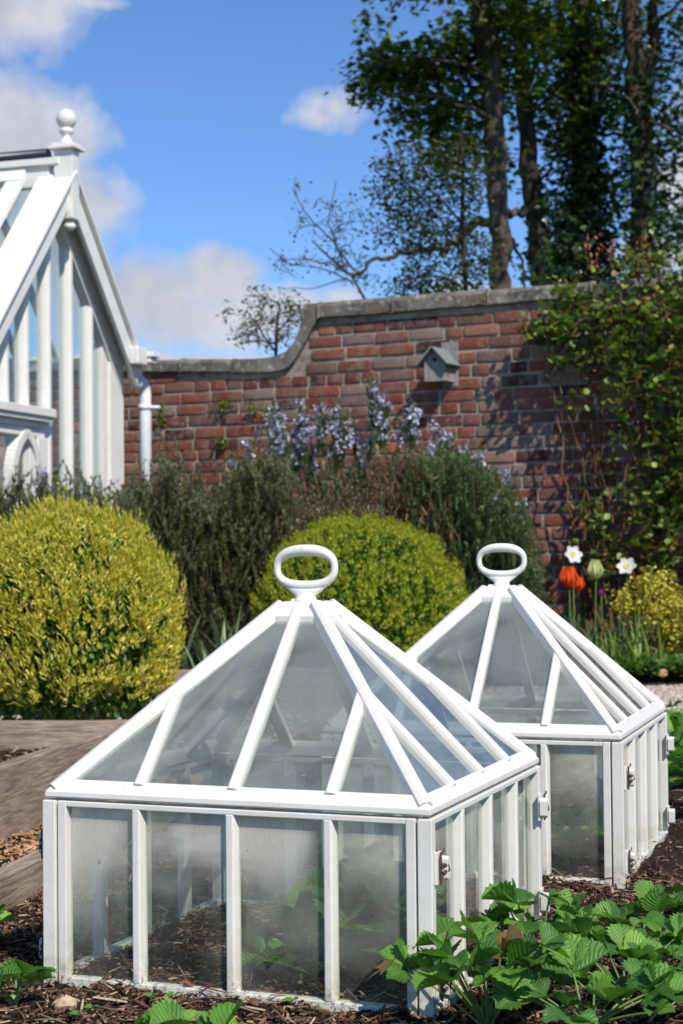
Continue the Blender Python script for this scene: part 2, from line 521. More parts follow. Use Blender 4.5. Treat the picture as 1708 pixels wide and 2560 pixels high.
xs = np.arange(-1.0, 4.0, .02); ys = np.concatenate([np.arange(1.2, 4.6, .02), np.arange(4.6, BY1, .05)])
vv = []
for y in ys:
    bl = bed_left(y)
    for x in xs:
        X = max(x, bl - .0); vv.append((X, y, soil_h(X, y)))
nx = len(xs)
ff = [(j * nx + i, j * nx + i + 1, (j + 1) * nx + i + 1, (j + 1) * nx + i) for j in range(len(ys) - 1) for i in range(nx - 1)
      if vv[j * nx + i + 1][0] > vv[j * nx + i][0] + 1e-4 or vv[(j + 1) * nx + i + 1][0] > vv[(j + 1) * nx + i][0] + 1e-4]
me = np_mesh('bed_soil', vv, ff, SOIL, smooth=True); o = link(me, 'soil'); tag(o, 'dark mulched soil of the raised bed', None, None, 'structure')

# path sheets
m = MB()
p0 = bed_left(0) - .04; p1 = bed_left(6.5) - .04
m.add([(p0 - .62, 0, 0), (p0, 0, 0), (p1, 6.5, 0), (p1 - .62, 6.5, 0)], [(0, 1, 2, 3)])
o = m.build('path', SOIL); o.location.z = GZ; tag(o, 'narrow bark path between two raised beds', None, None, 'structure')
m = MB(); m.add([(-6, BY1 + .05, 0), (7, BY1 + .05, 0), (7, 8.3, 0), (-6, 8.9, 0)], [(0, 1, 2, 3)])
GRAV = m_chips('gravel_base', [(0, (.3, .24, .19)), (1, (.42, .34, .28))])
o = m.build('gravel_path', GRAV); o.location.z = -.055; tag(o, 'pale pinkish gravel path behind the raised beds', None, None, 'structure')
# flower border soil in front of wall
m = MB()
bv = []; nxx = 90
for j in range(24):
    for i in range(nxx):
        x = -5 + i * .13; y0 = 8.35 + (.05 * math.sin(i)); y = y0 + j * .17
        bv.append((x, y, -.04 + .05 * min(1, j / 2) + mn.noise(Vector((x * 3, y * 3, 0))) * .03))
ff = [(j * nxx + i, j * nxx + i + 1, (j + 1) * nxx + i + 1, (j + 1) * nxx + i) for j in range(23) for i in range(nxx - 1)]
o = link(np_mesh('border_soil', bv, ff, SOIL, smooth=True), 'border_soil'); tag(o, 'dark border soil along the foot of the brick wall', None, None, 'structure')

# chips of mulch ------------------------------------------------------
splv = np.array([(-.5, -.5, -.5), (0, -.6, -.5), (.5, -.35, -.5), (.5, .35, -.5), (0, .6, -.5), (-.5, .4, -.5),
                 (-.45, -.4, .4), (0, -.5, .55), (.45, -.3, .4), (.45, .3, .4), (0, .45, .6), (-.45, .35, .4)])
splf = np.array([(0, 5, 4, 1), (1, 4, 3, 2), (6, 7, 10, 11), (7, 8, 9, 10), (0, 1, 7, 6), (1, 2, 8, 7), (2, 3, 9, 8), (3, 4, 10, 9), (4, 5, 11, 10), (5, 0, 6, 11)])


def chips(name, n, pos, smin, smax, mat, label, tilt=.35, kind='stuff', lift=.003):
    T = pos(n)
    n = len(T)
    L = rng.uniform(smin, smax, n) * rng.uniform(.5, 1.3, n)
    S = np.stack([L, L * rng.uniform(.08, .42, n), rng.uniform(.0015, .005, n) * (L / .03) ** .5], 1)
    T = T.copy(); T[:, 2] += lift * rng.uniform(.3, 2.2, n)
    M = rots(n, None, rng.normal(0, tilt, n), rng.normal(0, tilt, n))
    v, f = scat(splv, splf, M, T, S)
    o = link(np_mesh(name, v, f, mat), name)
    return tag(o, label, None, None, kind)


def bed_pos(n):
    out = []
    while len(out) < n:
        y = random.uniform(2.12, 5.6) if random.random() < .4 else random.uniform(2.15, 3.3)
        x = random.uniform(max(bed_left(y), -.22 * y), .235 * y + .1)
        out.append((x, y, soil_h(x, y)))
    return np.array(out)


MULCH = m_chips('bark_mulch_chips', [(0, (.018, .011, .009)), (.3, (.045, .025, .018)), (.62, (.12, .055, .035)), (.85, (.21, .12, .08)), (1, (.42, .3, .19))])
chips('mulch', 34000, bed_pos, .005, .016, MULCH, 'shredded bark mulch strewn over the raised bed soil')
chips('twig_litter', 3200, bed_pos, .02, .045, m_chips('twig_litter', [(0, (.07, .04, .03)), (.6, (.2, .12, .08)), (1, (.5, .38, .25))]), 'thin dry twigs and straw littering the bed', .25, 'stuff', .006)
# hair-thin: narrow every twig to a stalk
_me = bpy.data.objects['twig_litter'].data
_co = np.empty(len(_me.vertices) * 3, np.float32); _me.vertices.foreach_get('co', _co); _co = _co.reshape(-1, 12, 3)
_cc = _co.mean(1, keepdims=True); _ax = _co[:, 2:3] - _co[:, 0:1]; _ax /= np.linalg.norm(_ax, axis=2, keepdims=True)
_t = ((_co - _cc) * _ax).sum(2, keepdims=True); _co = _cc + _ax * _t + ((_co - _cc) - _ax * _t) * .28
_me.vertices.foreach_set('co', _co.ravel()); _me.update()


def path_pos(n):
    y = rng.uniform(2.8, 5.4, n); x = bed_left(y) - .04 - rng.uniform(0, .5, n)
    return np.stack([x, y, np.full(n, GZ)], 1)


chips('bark_chips', 4500, path_pos, .015, .035, m_chips('pale_bark_chips', [(0, (.2, .1, .05)), (.5, (.42, .24, .13)), (1, (.62, .42, .26))]), 'orange tan wood chips covering the narrow path', .3, 'stuff', .006)


def grav_pos(n):
    y = rng.uniform(5.8, 8.4, n); x = np.where(rng.random(n) < .55, rng.uniform(.75, 2.2, n), rng.uniform(-2.6, 3.4, n))
    return np.stack([x, y, np.full(n, -.052)], 1)


T = grav_pos(17000); n = len(T); S = rng.uniform(.007, .018, n)
v, f = scat(splv, splf, rots(n), T, np.stack([S * 1.6, S * 1.2, S], 1))
tag(link(np_mesh('gravel', v, f, m_chips('gravel_stones', [(0, (.27, .21, .17)), (.5, (.44, .36, .3)), (1, (.6, .53, .46))])), 'gravel'), 'small pale stones covering the gravel path', None, None, 'stuff')


def board(name, a, b, z0, z1, th, label, grp='timber bed boards', extra=()):
    """timber board from a to b (foot line), thickness away from the bed"""
    a = np.array(a, float)[:2]; b = np.array(b, float)[:2]; L = np.linalg.norm(b - a)
    o_ = empty(name, (a[0], a[1], z0), math.atan2(b[1] - a[1], b[0] - a[0]), label, 'timber board', grp)
    m = MB(); n_ = 14
    vs = []; hh = z1 - z0
    for i in range(n_ + 1):
        x = L * i / n_; w1 = random.uniform(-.002, .002); w2 = random.uniform(-.002, .002)
        vs += [(x, w1, 0), (x, th + w1, 0), (x, th + w2, hh + w1), (x, w2, hh + w2)]
    fs = [(0, 3, 2, 1), (4 * n_, 4 * n_ + 1, 4 * n_ + 2, 4 * n_ + 3)]
    for i in range(n_):
        for q in range(4): fs.append((4 * i + q, 4 * i + (q + 1) % 4, 4 * i + 4 + (q + 1) % 4, 4 * i + 4 + q))
    m.add(vs, fs); m.build('plank', BOARD, o_, bevel=.004)
    if extra:
        for x in extra:
            for q in (.35, .75):
                m = MB(); m.tube([(x, -.001, hh * q), (x, -.006, hh * q)], .006, 10); m.build('screw', RUST, o_)
    return o_


e0 = np.array([bed_left(.6), .6]); e1 = np.array([bed_left(5.6), 5.6])
board('bed_board', e1, e0, -.09, .066, .045, 'grey timber board low at the left edge, nearest the glass cloche', extra=(1.2, 2.6, 2.9))
q0 = on_z(0, 2115, GZ); y2 = 5.1
b0 = q0 - BD * 3.2; b1 = q0 + BD * ((y2 - q0[1]) / BD[1])
board('bed_board', b0[:2], b1[:2], -.09, .112, .045, 'taller brown timber board across the bark path, in front of the left golden bush', extra=(3.0,))
qx = b1
board('bed_board', (b1[0] + .03, y2 + .03), (b1[0] - 2.2, y2 + .06), -.09, .134, .045, 'dark straight timber board right under the left golden bush')
board('bed_board', (3.6, BY1 - .02), (bed_left(BY1), BY1 + .04), -.09, .066, .045, 'grey timber board behind the far cloche, beside the gravel path')
pc = at(470, 1690, 7.35)
board('bed_board', (.2, 7.38), (-.85, 7.32), -.09, .13, .045, 'short stretch of brown timber edging glimpsed between the two golden bushes')
# soil of the neighbouring bed
m = MB(); gv = []
for j in range(30):
    for i in range(26):
        y = 1.5 + (y2 - 1.5) * j / 29
        xr = q0[0] + (y - q0[1]) * BD[0] / BD[1] - .045; x = xr - 2.0 + 2.0 * i / 25
        gv.append((x, y, .045 + mn.noise(Vector((x * 6, y * 6, 9))) * .012))
ff = [(j * 26 + i, j * 26 + i + 1, (j + 1) * 26 + i + 1, (j + 1) * 26 + i) for j in range(29) for i in range(25)]
tag(link(np_mesh('bed_soil_b', gv, ff, SOIL, smooth=True), 'neighbour_soil'), 'soil of the neighbouring raised bed at the left', None, None, 'structure')


def nb_pos(n):
    y = rng.uniform(3.9, 5.05, n); xr = q0[0] + (y - q0[1]) * BD[0] / BD[1] - .045
    return np.stack([xr - rng.uniform(0, .6, n), y, np.full(n, .052)], 1)


chips('neighbour_mulch', 2500, nb_pos, .015, .035, MULCH, 'bark mulch on the neighbouring bed at the left')

# ------------------------------------------------------------------ cloches
HB, LH, CAPH, HS = .2761, .2843, .0285, .3
RZ = HB   # lid underside
GLZ = 12  # glass slope data
# lid outline: rim outer half size
RIM = HS + .001
zt = HB + .0115             # top of rim
ztop = HB + LH


def sl(x):  # height of the slope surface at horizontal distance x from the axis
    return ztop - (x - CAPH) * (ztop - zt) / (RIM - CAPH)


NOSE = [(-.0105, -.012), (.0105, -.012), (.0085, .002), (.005, .0045), (-.005, .0045), (-.0085, .002)]
HIP = [(-.013, -.015), (.013, -.015), (.0105, .003), (.005, .0075), (-.005, .0075), (-.0105, .003)]


def rotz(p, q):
    c, s = [(1, 0), (0, 1), (-1, 0), (0, -1)][q]
    return (c * p[0] - s * p[1], s * p[0] + c * p[1], p[2])


def rotm(m, q):
    m2 = MB(); m2.v = [rotz(p, q) for p in m.v]; m2.f = [list(f) for f in m.f]; m2.m = list(m.m); m2.sm = list(m.sm); return m2


def merge(dst, src):
    b = len(dst.v); dst.v += src.v; dst.f += [[i + b for i in f] for f in src.f]; dst.m += src.m; dst.sm += src.sm


slope_n = np.array([0, -(ztop - zt), (RIM - CAPH)]); slope_n /= np.linalg.norm(slope_n)


def pane(pts, th, nrm, mat, parent):
    m = MB(); nrm = np.array(nrm, float); m.prism([np.array(p) - nrm * th / 2 for p in pts], nrm * th)
    return m.build('glass_pane', mat, parent)


def latch_mesh():
    m = MB()
    m.box((-.010, -.004, -.022), (.010, .0, .022), 0)           # backing plate, y is outward(-)
    m.prism([(.004, -.004, -.017), (.013, -.004, -.012), (.013, -.004, .012), (.004, -.004, .017), (-.001, -.004, .013), (-.001, -.004, -.013)], (0, -.0125, 0), 0)
    m.tube([(-.005, -.008, -.022), (-.005, -.008, .023)], .0017, 8, 1)
    m.tube([(-.005, -.008, .021), (-.004, -.012, .025), (-.001, -.011, .028)], .0013, 6, 1)
    m.tube([(-.008, -.010, .006), (.003, -.015, .004), (.005, -.016, -.002), (-.006, -.011, -.006)], .0028, 8, 1)
    return m


def make_cloche(loc, yaw, label, latches):
    root = empty('glass_cloche', loc, yaw, label, 'garden cloche', 'white cast iron cloches in the strawberry bed')
    # --- lid
    L = MB()
    ro, ri = RIM, RIM - .017
    ring = []
    # rim: front vertical face, small round, sloping top, inner
    prof = [(RIM - .001, RZ + .0015), (RIM + .0005, RZ + .004), (RIM, zt - .001), (RIM - .003, zt + .0025), (RIM - .016, sl(RIM - .016) + .001), (RIM - .017, sl(RIM - .017) - .004), (RIM - .017, RZ + .0015)]
    nP = len(prof); vs = []
    for (hx, hy) in ((-1, -1), (1, -1), (1, 1), (-1, 1)):
        for r, z in prof: vs.append((hx * r, hy * r, z))
    fs = []
    for c in range(4):
        for q in range(nP): fs.append((c * nP + q, ((c + 1) % 4) * nP + q, ((c + 1) % 4) * nP + (q + 1) % nP, c * nP + (q + 1) % nP))
    L.add(vs, fs)
    # cap: truncated pyramid with flat top
    cz = ztop + .004; lo = CAPH + .021
    tv = [(-CAPH, -CAPH, cz), (CAPH, -CAPH, cz), (CAPH, CAPH, cz), (-CAPH, CAPH, cz)]
    bz = sl(lo) + .003
    bvs = [(-lo, -lo, bz), (lo, -lo, bz), (lo, lo, bz), (-lo, lo, bz)]
    b2 = [(-lo, -lo, bz - .014), (lo, -lo, bz - .014), (lo, lo, bz - .014), (-lo, lo, bz - .014)]
    L.add(tv + bvs + b2, [(0, 1, 2, 3)] + [(i, i + 4, (i + 1) % 4 + 4, (i + 1) % 4) for i in range(4)] + [(i + 4, i + 8, (i + 1) % 4 + 8, (i + 1) % 4 + 4) for i in range(4)] + [(11, 10, 9, 8)])
    for q in range(4):
        S = MB()
        # hip from corner to cap
        a = (-(RIM - .009), -(RIM - .009), sl(RIM - .009) - .006); b = (-CAPH - .001, -CAPH - .001, sl(CAPH) + .001)
        S.bar(a, b, HIP, (0, 0, 1))
        # centre bar
        S.bar((0, -(RIM - .012), sl(RIM - .012)), (0, -CAPH - .004, sl(CAPH + .004)), NOSE, slope_n)
        for sx_ in (-1, 1):
            x = sx_ * RIM / 2
            S.bar((x, -(RIM - .012), sl(RIM - .012)), (x, -(RIM / 2 + .004), sl(RIM / 2 + .004)), NOSE, slope_n)
        merge(L, rotm(S, q))
    lid = L.build('lid_frame', PAINT, root, bevel=.0011)
    r1 = RIM - .012
    h_ = RIM / 2
    zo = -.008
    for q in range(4):
        N_ = rotz(slope_n, q)

        def P3(x, y): return rotz((x, -y, sl(y) + zo), q)
        for pts in ([(-r1, r1), (-h_, r1), (-h_, h_)], [(-h_, r1), (0, r1), (0, lo - .004), (-lo + .004, lo - .004), (-h_, h_)],
                    [(0, r1), (h_, r1), (h_, h_), (lo - .004, lo - .004), (0, lo - .004)], [(h_, r1), (r1, r1), (h_, h_)]):
            pane([P3(*p) for p in pts], .003, N_, FOGLID, lid)
    # --- handle
    hm = MB()
    a_, b_ = .0495, .0285
    zc = ztop + .004 + .0535
    pts = []; rad = []
    for i in range(48):
        t = 2 * PI * i / 48
        ct, st = math.cos(t), math.sin(t)
        ex = .82
        x = a_ * math.copysign(abs(ct) ** ex, ct); z = b_ * math.copysign(abs(st) ** ex, st)
        pts.append((x, 0, zc + z))
        rad.append(.0059 + .0037 * max(0, st) ** 2 + .0022 * max(0, -st) ** 2)
    nn = 14; vs = []
    for i in range(48):
        p = np.array(pts[i]); d = np.array(pts[(i + 1) % 48]) - np.array(pts[i - 1]); d /= np.linalg.norm(d)
        x = np.array([0, 1.0, 0]); y = np.cross(d, x)
        for j in range(nn):
            an = 2 * PI * j / nn; vs.append(p + (x * math.cos(an) * 1.05 + y * math.sin(an)) * rad[i])
    hm.add(vs, [(i * nn + j, i * nn + (j + 1) % nn, ((i + 1) % 48) * nn + (j + 1) % nn, ((i + 1) % 48) * nn + j) for i in range(48) for j in range(nn)], 0, True)
    # neck: wide under the ring, narrow at the foot
    rings = [(-.0005, .0185, .0165), (.003, .0185, .016), (.006, .0165, .0125), (.012, .0175, .0095), (.020, .026, .0085), (.0255, .036, .0075), (.030, .040, .005)]
    vs = []; nn = 24
    for z, rx, ry in rings:
        for j in range(nn):
            an = 2 * PI * j / nn; vs.append((rx * math.cos(an), ry * math.sin(an), ztop + .004 + z * .74 + (.004 * math.cos(an) ** 2 if z > .025 else 0)))
    hm.add(vs, [(i * nn + j, i * nn + (j + 1) % nn, (i + 1) * nn + (j + 1) % nn, (i + 1) * nn + j) for i in range(len(rings) - 1) for j in range(nn)] + [tuple(range(nn))[::-1], tuple(range((len(rings) - 1) * nn, len(rings) * nn))], 0, True)
    hd = hm.build('handle', HANDLE, root)
    # --- four side panels. front/back panels sit between the side panels
    for q in range(4):
        side = q % 2 == 1
        hw = HS + .004 if side else HS - .0205   # half width
        P = MB()
        yo = -(HS + (.004 if side else .002))    # outer face
        z0, z1 = -.004, HB - .0025
        dp = .021                                 # depth of frame
        st = .014 if not side else .017
        # stiles: L-shaped, with a bevelled nose
        for s_ in (-1, 1):
            x0, x1 = (s_ * hw, s_ * (hw - st))
            lo_, hi_ = min(x0, x1), max(x0, x1)
            P.box((lo_, yo, z0), (hi_, yo + dp, z1))
        P.box((-hw + st, yo + .001, z1 - .0085), (hw - st, yo + dp, z1 - .0002))
        P.box((-hw + st, yo + .001, z0), (hw - st, yo + dp, z0 + .0145))
        xs_ = [-HS / 2, 0, HS / 2]
        for x in xs_:
            P.bar((x, yo + .008, z0 + .014), (x, yo + .008, z1 - .008), [(-.0095, -.013), (.0095, -.013), (.0095, -.007), (.007, .0045), (.005, .0075), (-.005, .0075), (-.007, .0045), (-.0095, -.007)], (0, -1, 0))
        panel = rotm(P, q).build('side_panel', PAINT, root, bevel=.0014)
        ed = [-hw + st - .002] + xs_ + [hw - st + .002]
        for i in range(4):
            x0, x1 = ed[i], ed[i + 1]
            if i > 0: x0 += .004
            if i < 3: x1 -= .004
            y = yo + dp - .006
            pts = [rotz(p, q) for p in ((x0, y, z0 + .012), (x1, y, z0 + .012), (x1, y, z1 - .006), (x0, y, z1 - .006))]
            pane(pts, .003, rotz((0, -1, 0), q), FOG, panel)
        for (qq, x, z, fl) in latches:
            if qq == q:
                lm = latch_mesh()
                lm.v = [(fl * a + x, b + yo - .0005, c + z) for a, b, c in lm.v]
                if fl < 0: lm.f = [f[::-1] for f in lm.f]
                rotm(lm, q).build('latch', [PAINT, RUST], panel, bevel=.0012)
    return root


LAT = [(1, -.286, .205, 1), (1, -.286, .045, 1), (1, .286, .205, -1), (1, .286, .045, -1), (3, .286, .205, -1), (3, .286, .045, -1), (3, -.286, .205, 1)]
ca = make_cloche((-.0545 - .0042, 2.7137 + .0016, 0), -.3665, 'nearest white glass cloche with pyramid lid and ring handle, largest in the photo', LAT)
ca.scale = (1.014, 1, 1)
make_cloche((.3406, 3.5871, .001), -.3289, 'farther white glass cloche at the right, partly hidden behind the nearest one', LAT)

# ------------------------------------------------------------------ strawberry plants
STRAW = leaf_mat('strawberry_leaf', [(0, (.07, .19, .03)), (.5, (.11, .27, .04)), (1, (.17, .36, .06))], .38, .3, .5, 1.3, .25)


def m_straw():
    k = N('strawberry_leaf')
    g = k.n('NewGeometry'); tc = k.n('TexCoord'); sp = k.n('SeparateXYZ'); k.t.links.new(tc.outputs['UV'], sp.inputs[0])
    col = k.ramp(g.outputs['Random Per Island'], [(0, (.035, .11, .018)), (.35, (.085, .22, .03)), (.75, (.155, .33, .045)), (1, (.25, .44, .07))])
    t = k.math('ABSOLUTE', k.math('SUBTRACT', sp.outputs[0], .5))            # 0 at the midrib .. .5 at the edge
    mid = k.ramp(t, [(.0, 1.0), (.035, 0.0)])
    ph = k.math('FRACT', k.math('SUBTRACT', k.math('MULTIPLY', sp.outputs[1], 8.0), k.math('MULTIPLY', t, 4.2)))
    side = k.ramp(k.math('ABSOLUTE', k.math('SUBTRACT', ph, .5)), [(.0, 1.0), (.13, 0.0)])
    vein = k.math('MAXIMUM', mid, k.math('MULTIPLY', side, .75))
    col = k.mix(k.math('MULTIPLY', vein, .3), col, (.24, .42, .12))
    nz = k.noise(k.coord('Object'), 60, 4, .6)
    col = k.mix(.3, col, k.mix(1.0, col, k.ramp(nz, [(.3, .5), (.7, 1.5)]), 'MULTIPLY'))
    h = k.math('ADD', k.math('MULTIPLY', k.ramp(k.math('ABSOLUTE', k.math('SUBTRACT', ph, .5)), [(0, 0.0), (.5, 1.0)], 'EASE'), 1.0), k.math('MULTIPLY', nz, .25))
    h = k.math('MULTIPLY', h, k.ramp(t, [(0, 0.0), (.06, 1.0)]))
    nrm = k.bump(h, .45, .003)
    p = k.pbr(col, .45, nrm, .4)
    tr = k.n('BsdfTranslucent'); k.t.links.new(k.mix(1.0, col, (1.5, 1.6, .6), 'MULTIPLY'), tr.inputs[0])
    m = k.n('MixShader'); m.inputs[0].default_value = .28
    k.t.links.new(p.outputs[0], m.inputs[1]); k.t.links.new(tr.outputs[0], m.inputs[2])
    return k.done(m)


STRAW = m_straw()
STRAWSTEM = m_plain('strawberry_stem', (.16, .24, .06), .5)
DEADLEAF = leaf_mat('dried_leaf', [(0, (.16, .09, .03)), (1, (.3, .19, .08))], .6, .3, .2, 1.0, .2)


def leaflet(L, Wd, fold, curl, teeth=9, ph=0):
    """serrated, pleated leaflet along +y from the origin"""
    ns = teeth * 2 + 1; hn = 4
    P = np.zeros((ns + 1, 2 * hn + 1, 3))
    for i in range(ns + 1):
        s = i / ns
        wv = math.sin(PI * min(1, s * .94 + .03) ** 1.12) ** .68 * Wd / 2
        if i == ns: wv = Wd * .03
        for j in range(-hn, hn + 1):
            t = j / hn
            edge = abs(t)
            tooth = (.13 if i % 2 else -.10) * edge ** 5 if 2 < i < ns else 0
            x = t * wv * (1 + tooth)
            y = L * (s + .13 * edge ** 1.3 * (1 - s * .6) * (1 if s > .06 else s / .06) + (.035 * edge ** 4 if i % 2 else 0))
            pl = math.cos(i * PI) * .02 * L * edge ** 1.1 * (1 - edge * .25)
            z = abs(x) * math.tan(fold) + curl * L * (s * s) * -1 + pl + .05 * L * math.sin(s * 5 + ph) * t
            P[i, j + hn] = (x, y, z)
    k_ = 2 * hn + 1
    f = [(i * k_ + j, i * k_ + j + 1, (i + 1) * k_ + j + 1, (i + 1) * k_ + j) for i in range(ns) for j in range(2 * hn)]
    return P.reshape(-1, 3), np.array(f)


def leaflet_uv(teeth):
    ns = teeth * 2 + 1; hn = 4
    return np.array([((j / hn) * .5 + .5, i / ns) for i in range(ns + 1) for j in range(-hn, hn + 1)])


def eulm(x=0, y=0, z=0):
    from mathutils import Euler
    return np.array(Euler((x, y, z)).to_matrix())


def straw_leaf(base, tip, azi, tilt, size, mat=None, roll=0, stem_r=.0016):
    """base: petiole root; tip: where leaflets meet; azi: compass direction leaf blade looks; returns mesh"""
    V = []; Fc = []; MI = []; b = 0; UVS = []
    A = eulm(0, 0, azi) @ eulm(tilt, 0, 0) @ eulm(0, roll, 0)
    for kx, (an, sc_, dn) in enumerate(((0, 1.0, 0), (1.25, .92, .12), (-1.25, .92, .12))):
        L = size * sc_ * random.uniform(.9, 1.1)
        tt_ = random.choice((6, 7, 7, 8)); v, f = leaflet(L, L * random.uniform(.95, 1.15), random.uniform(.2, .75), random.uniform(-.1, .3), tt_, random.uniform(0, 6)); UVS.append(leaflet_uv(tt_))
        v = (eulm(random.uniform(-.1, .55), random.uniform(-.25, .25), an + random.uniform(-.15, .15)) @ v.T).T
        v = (A @ v.T).T + np.array(tip)
        V.append(v); Fc.append(f + b); MI += [0] * len(f); b += len(v)
    # petiole
    base = np.array(base, float); tip = np.array(tip, float)
    mid = (base + tip) / 2 + np.array([(tip[0] - base[0]) * .12, (tip[1] - base[1]) * .12, np.linalg.norm(tip - base) * .12])
    m = MB(); pts = []
    for i in range(8):
        t = i / 7; pts.append((1 - t) ** 2 * base + 2 * t * (1 - t) * mid + t * t * tip)
    m.tube(pts, [stem_r * (1.25 - .35 * i / 7) for i in range(8)], 6, caps=False)
    V.append(np.array(m.v)); Fc.append(np.array(m.f) + b); MI += [1] * len(m.f)
    me = np_mesh('leaf', np.concatenate(V), np.concatenate(Fc), [mat or STRAW, STRAWSTEM], MI, smooth=True, uv=np.concatenate(UVS + [np.full((len(m.v), 2), .25)]))
    return me


def strawberry(x, y, n, spread, hgt, size, label, bias=(0, 0), z=None, dead=0, seed=0, up=0.0, grp='strawberry plants in the raised bed'):
    random.seed(seed * 13 + 5)
    z = soil_h(x, y) if z is None else z
    root = empty('strawberry_plant', (x, y, z), 0, label, 'strawberry plant', grp)
    # small crown at the base the stalks rise from
    m = MB(); m.tube([(0, 0, -.01), (0, 0, .006), (.001, 0, .018)], [.007, .008, .004], 8); m.build('crown', STRAWSTEM, root)
    for i in range(n):
        a = 2 * PI * (i * .618 + random.uniform(-.08, .08))
        rr = spread * math.sqrt((i + .6) / n) * random.uniform(.75, 1.1)
        tx, ty = rr * math.cos(a) + bias[0], rr * math.sin(a) + bias[1]
        tz = hgt * random.uniform(.55, 1.0) * (1 - .45 * (rr / (spread * 1.2)) ** 2) + up
        azi = math.atan2(-ty, -tx) + PI / 2 + PI + random.uniform(-.7, .7)
        azi = math.atan2(ty, tx) - PI / 2 + random.uniform(-.6, .6)
        tilt = random.uniform(-.5, .45) - .35 * rr / spread + .3
        # leaves look up and towards the sun
        me = straw_leaf((random.uniform(-.006, .006), random.uniform(-.006, .006), .008), (tx, ty, tz), azi, tilt, size * random.choice((.55, .75, .95, 1.1, 1.2)) * random.uniform(.9, 1.1), DEADLEAF if i < dead else None, random.uniform(-.3, .3))
        link(me, 'leaf', root)
    return root


SP = [
    (.19, 2.27, 16, .12, .135, .05, 'bushy strawberry plant at the front corner of the nearest cloche'),
    (.32, 2.23, 12, .12, .065, .048, 'strawberry plant lowest in the foreground clump right of the nearest cloche'),
    (.285, 2.50, 11, .09, .115, .05, 'tall strawberry plant against the slatted right side of the nearest cloche'),
    (.40, 2.42, 12, .11, .09, .05, 'broad strawberry plant in the middle of the foreground clump at the right'),
    (.50, 2.31, 10, .10, .06, .046, 'dark strawberry plant at the bottom right corner of the photo'),
    (.465, 2.66, 9, .08, .075, .05, 'bright strawberry plant in front of the farther cloche'),
    (.605, 2.86, 8, .07, .06, .04, 'small strawberry plant at the right edge, beside the foreground clump'),
    (.57, 2.56, 8, .08, .06, .042, 'low strawberry plant at the right frame edge'),
]
for i, (x, y, n, s_, h_, z_, lb) in enumerate(SP): strawberry(x, y, int(n * 1.3), s_, h_ * 1.18, z_ * .86, lb, seed=i + 1, dead=(1 if i == 0 else 0))
strawberry(-.185, 2.17, 5, .05, .035, .05, 'young strawberry plant low at the bottom edge, in front of the nearest cloche', seed=21)
strawberry(-.475, 2.41, 5, .05, .05, .045, 'little strawberry plant at the left foot of the nearest cloche', bias=(-.0, -.02), seed=22)
strawberry(-.585, 2.72, 4, .04, .06, .04, 'small strawberry plant at the left frame edge by the timber board', seed=23)
strawberry(.03, 2.56, 18, .10, .16, .055, 'strawberry plant growing inside the nearest cloche, blurred by condensation', seed=31)
strawberry(.065, 2.485, 12, .055, .15, .05, 'leafy strawberry plant inside the nearest cloche, close to its front right pane', seed=34)
strawberry(-.07, 2.52, 8, .07, .08, .05, 'small strawberry plant low behind the middle glass of the nearest cloche', seed=32)
strawberry(.445, 3.40, 10, .06, .12, .055, 'strawberry plant inside the farther cloche', seed=33)
for i, (x, y, h_, lb) in enumerate([(.86, 4.0, .17, 'strawberry plant at the right edge behind the farther cloche, lower one'), (.93, 4.5, .2, 'leafy strawberry plant right of the farther cloche, below the gravel path'), (.97, 5.1, .18, 'strawberry plant at the right edge nearest the far timber board')]):
    strawberry(x, y, 14, .13, h_, .06, lb, seed=40 + i)

# stray stones, dead leaf, seedlings
STN = m_plain('buff_stone', (.52, .4, .25), .8)


def stone(px, py, w_px, z, label, mat=STN, grp=None):
    p = on_z(px, py, z); s = w_px / F * p[1]
    r = random.Random(px)
    m = MB(); nu, nv_ = 9, 6; vs = []
    for i in range(nv_ + 1):
        for j in range(nu):
            th = PI * i / nv_; ph = 2 * PI * j / nu
            rr = 1 + r.uniform(-.16, .16)
            vs.append((s * .5 * rr * math.sin(th) * math.cos(ph), s * .36 * rr * math.sin(th) * math.sin(ph), s * .3 * (1 + .3 * math.cos(ph + 1)) * math.cos(th)))
    m.add(vs, [(i * nu + j, (i + 1) * nu + j, (i + 1) * nu + (j + 1) % nu, i * nu + (j + 1) % nu) for i in range(nv_) for j in range(nu)], 0, False)
    o = m.build('stone', mat); o.location = (p[0], p[1], z + s * .16)
    return tag(o, label, 'stone', grp)


stone(163, 2520, 62, 0.0, 'pale buff stone on the mulch in front of the nearest cloche')
stone(1655, 1688, 32, 0.0, 'orange brown stone on the border soil by the gravel path', m_plain('orange_stone', (.5, .3, .16), .8))


def seedling(px, py, label):
    p = on_z(px, py, .0); p[2] = soil_h(p[0], p[1])
    root = empty('seedling', p, 0, label, 'seedling', 'tiny green seedlings in the mulch')
    m = MB(); m.tube([(0, 0, 0), (.001, 0, .012)], .0008, 5); m.build('stem', STRAWSTEM, root)
    n = 4; lv, lf = leaflet(.012, .009, .2, .1, 5)
    v, f = scat(lv, lf, rots(n, np.arange(n) * PI / 2 + .4, np.full(n, .35)), np.repeat(np.array([[.001, 0, .012]]), n, 0))
    link(np_mesh('leaves', v, f, STRAW, smooth=True), 'leaves', root)


for a, b, lb in ((375, 2510, 'tiny seedling nearest the sill, left of the foreground leaf'), (225, 2535, 'tiny seedling just right of the pale buff stone'), (725, 2525, 'tiny seedling alone in the mulch under the middle glazing bars'), (430, 2505, 'tiny seedling beside the red dead leaf on the mulch'), (190, 2555, 'tiny seedling lowest, at the bottom edge below the stone')):
    seedling(a, b, lb)

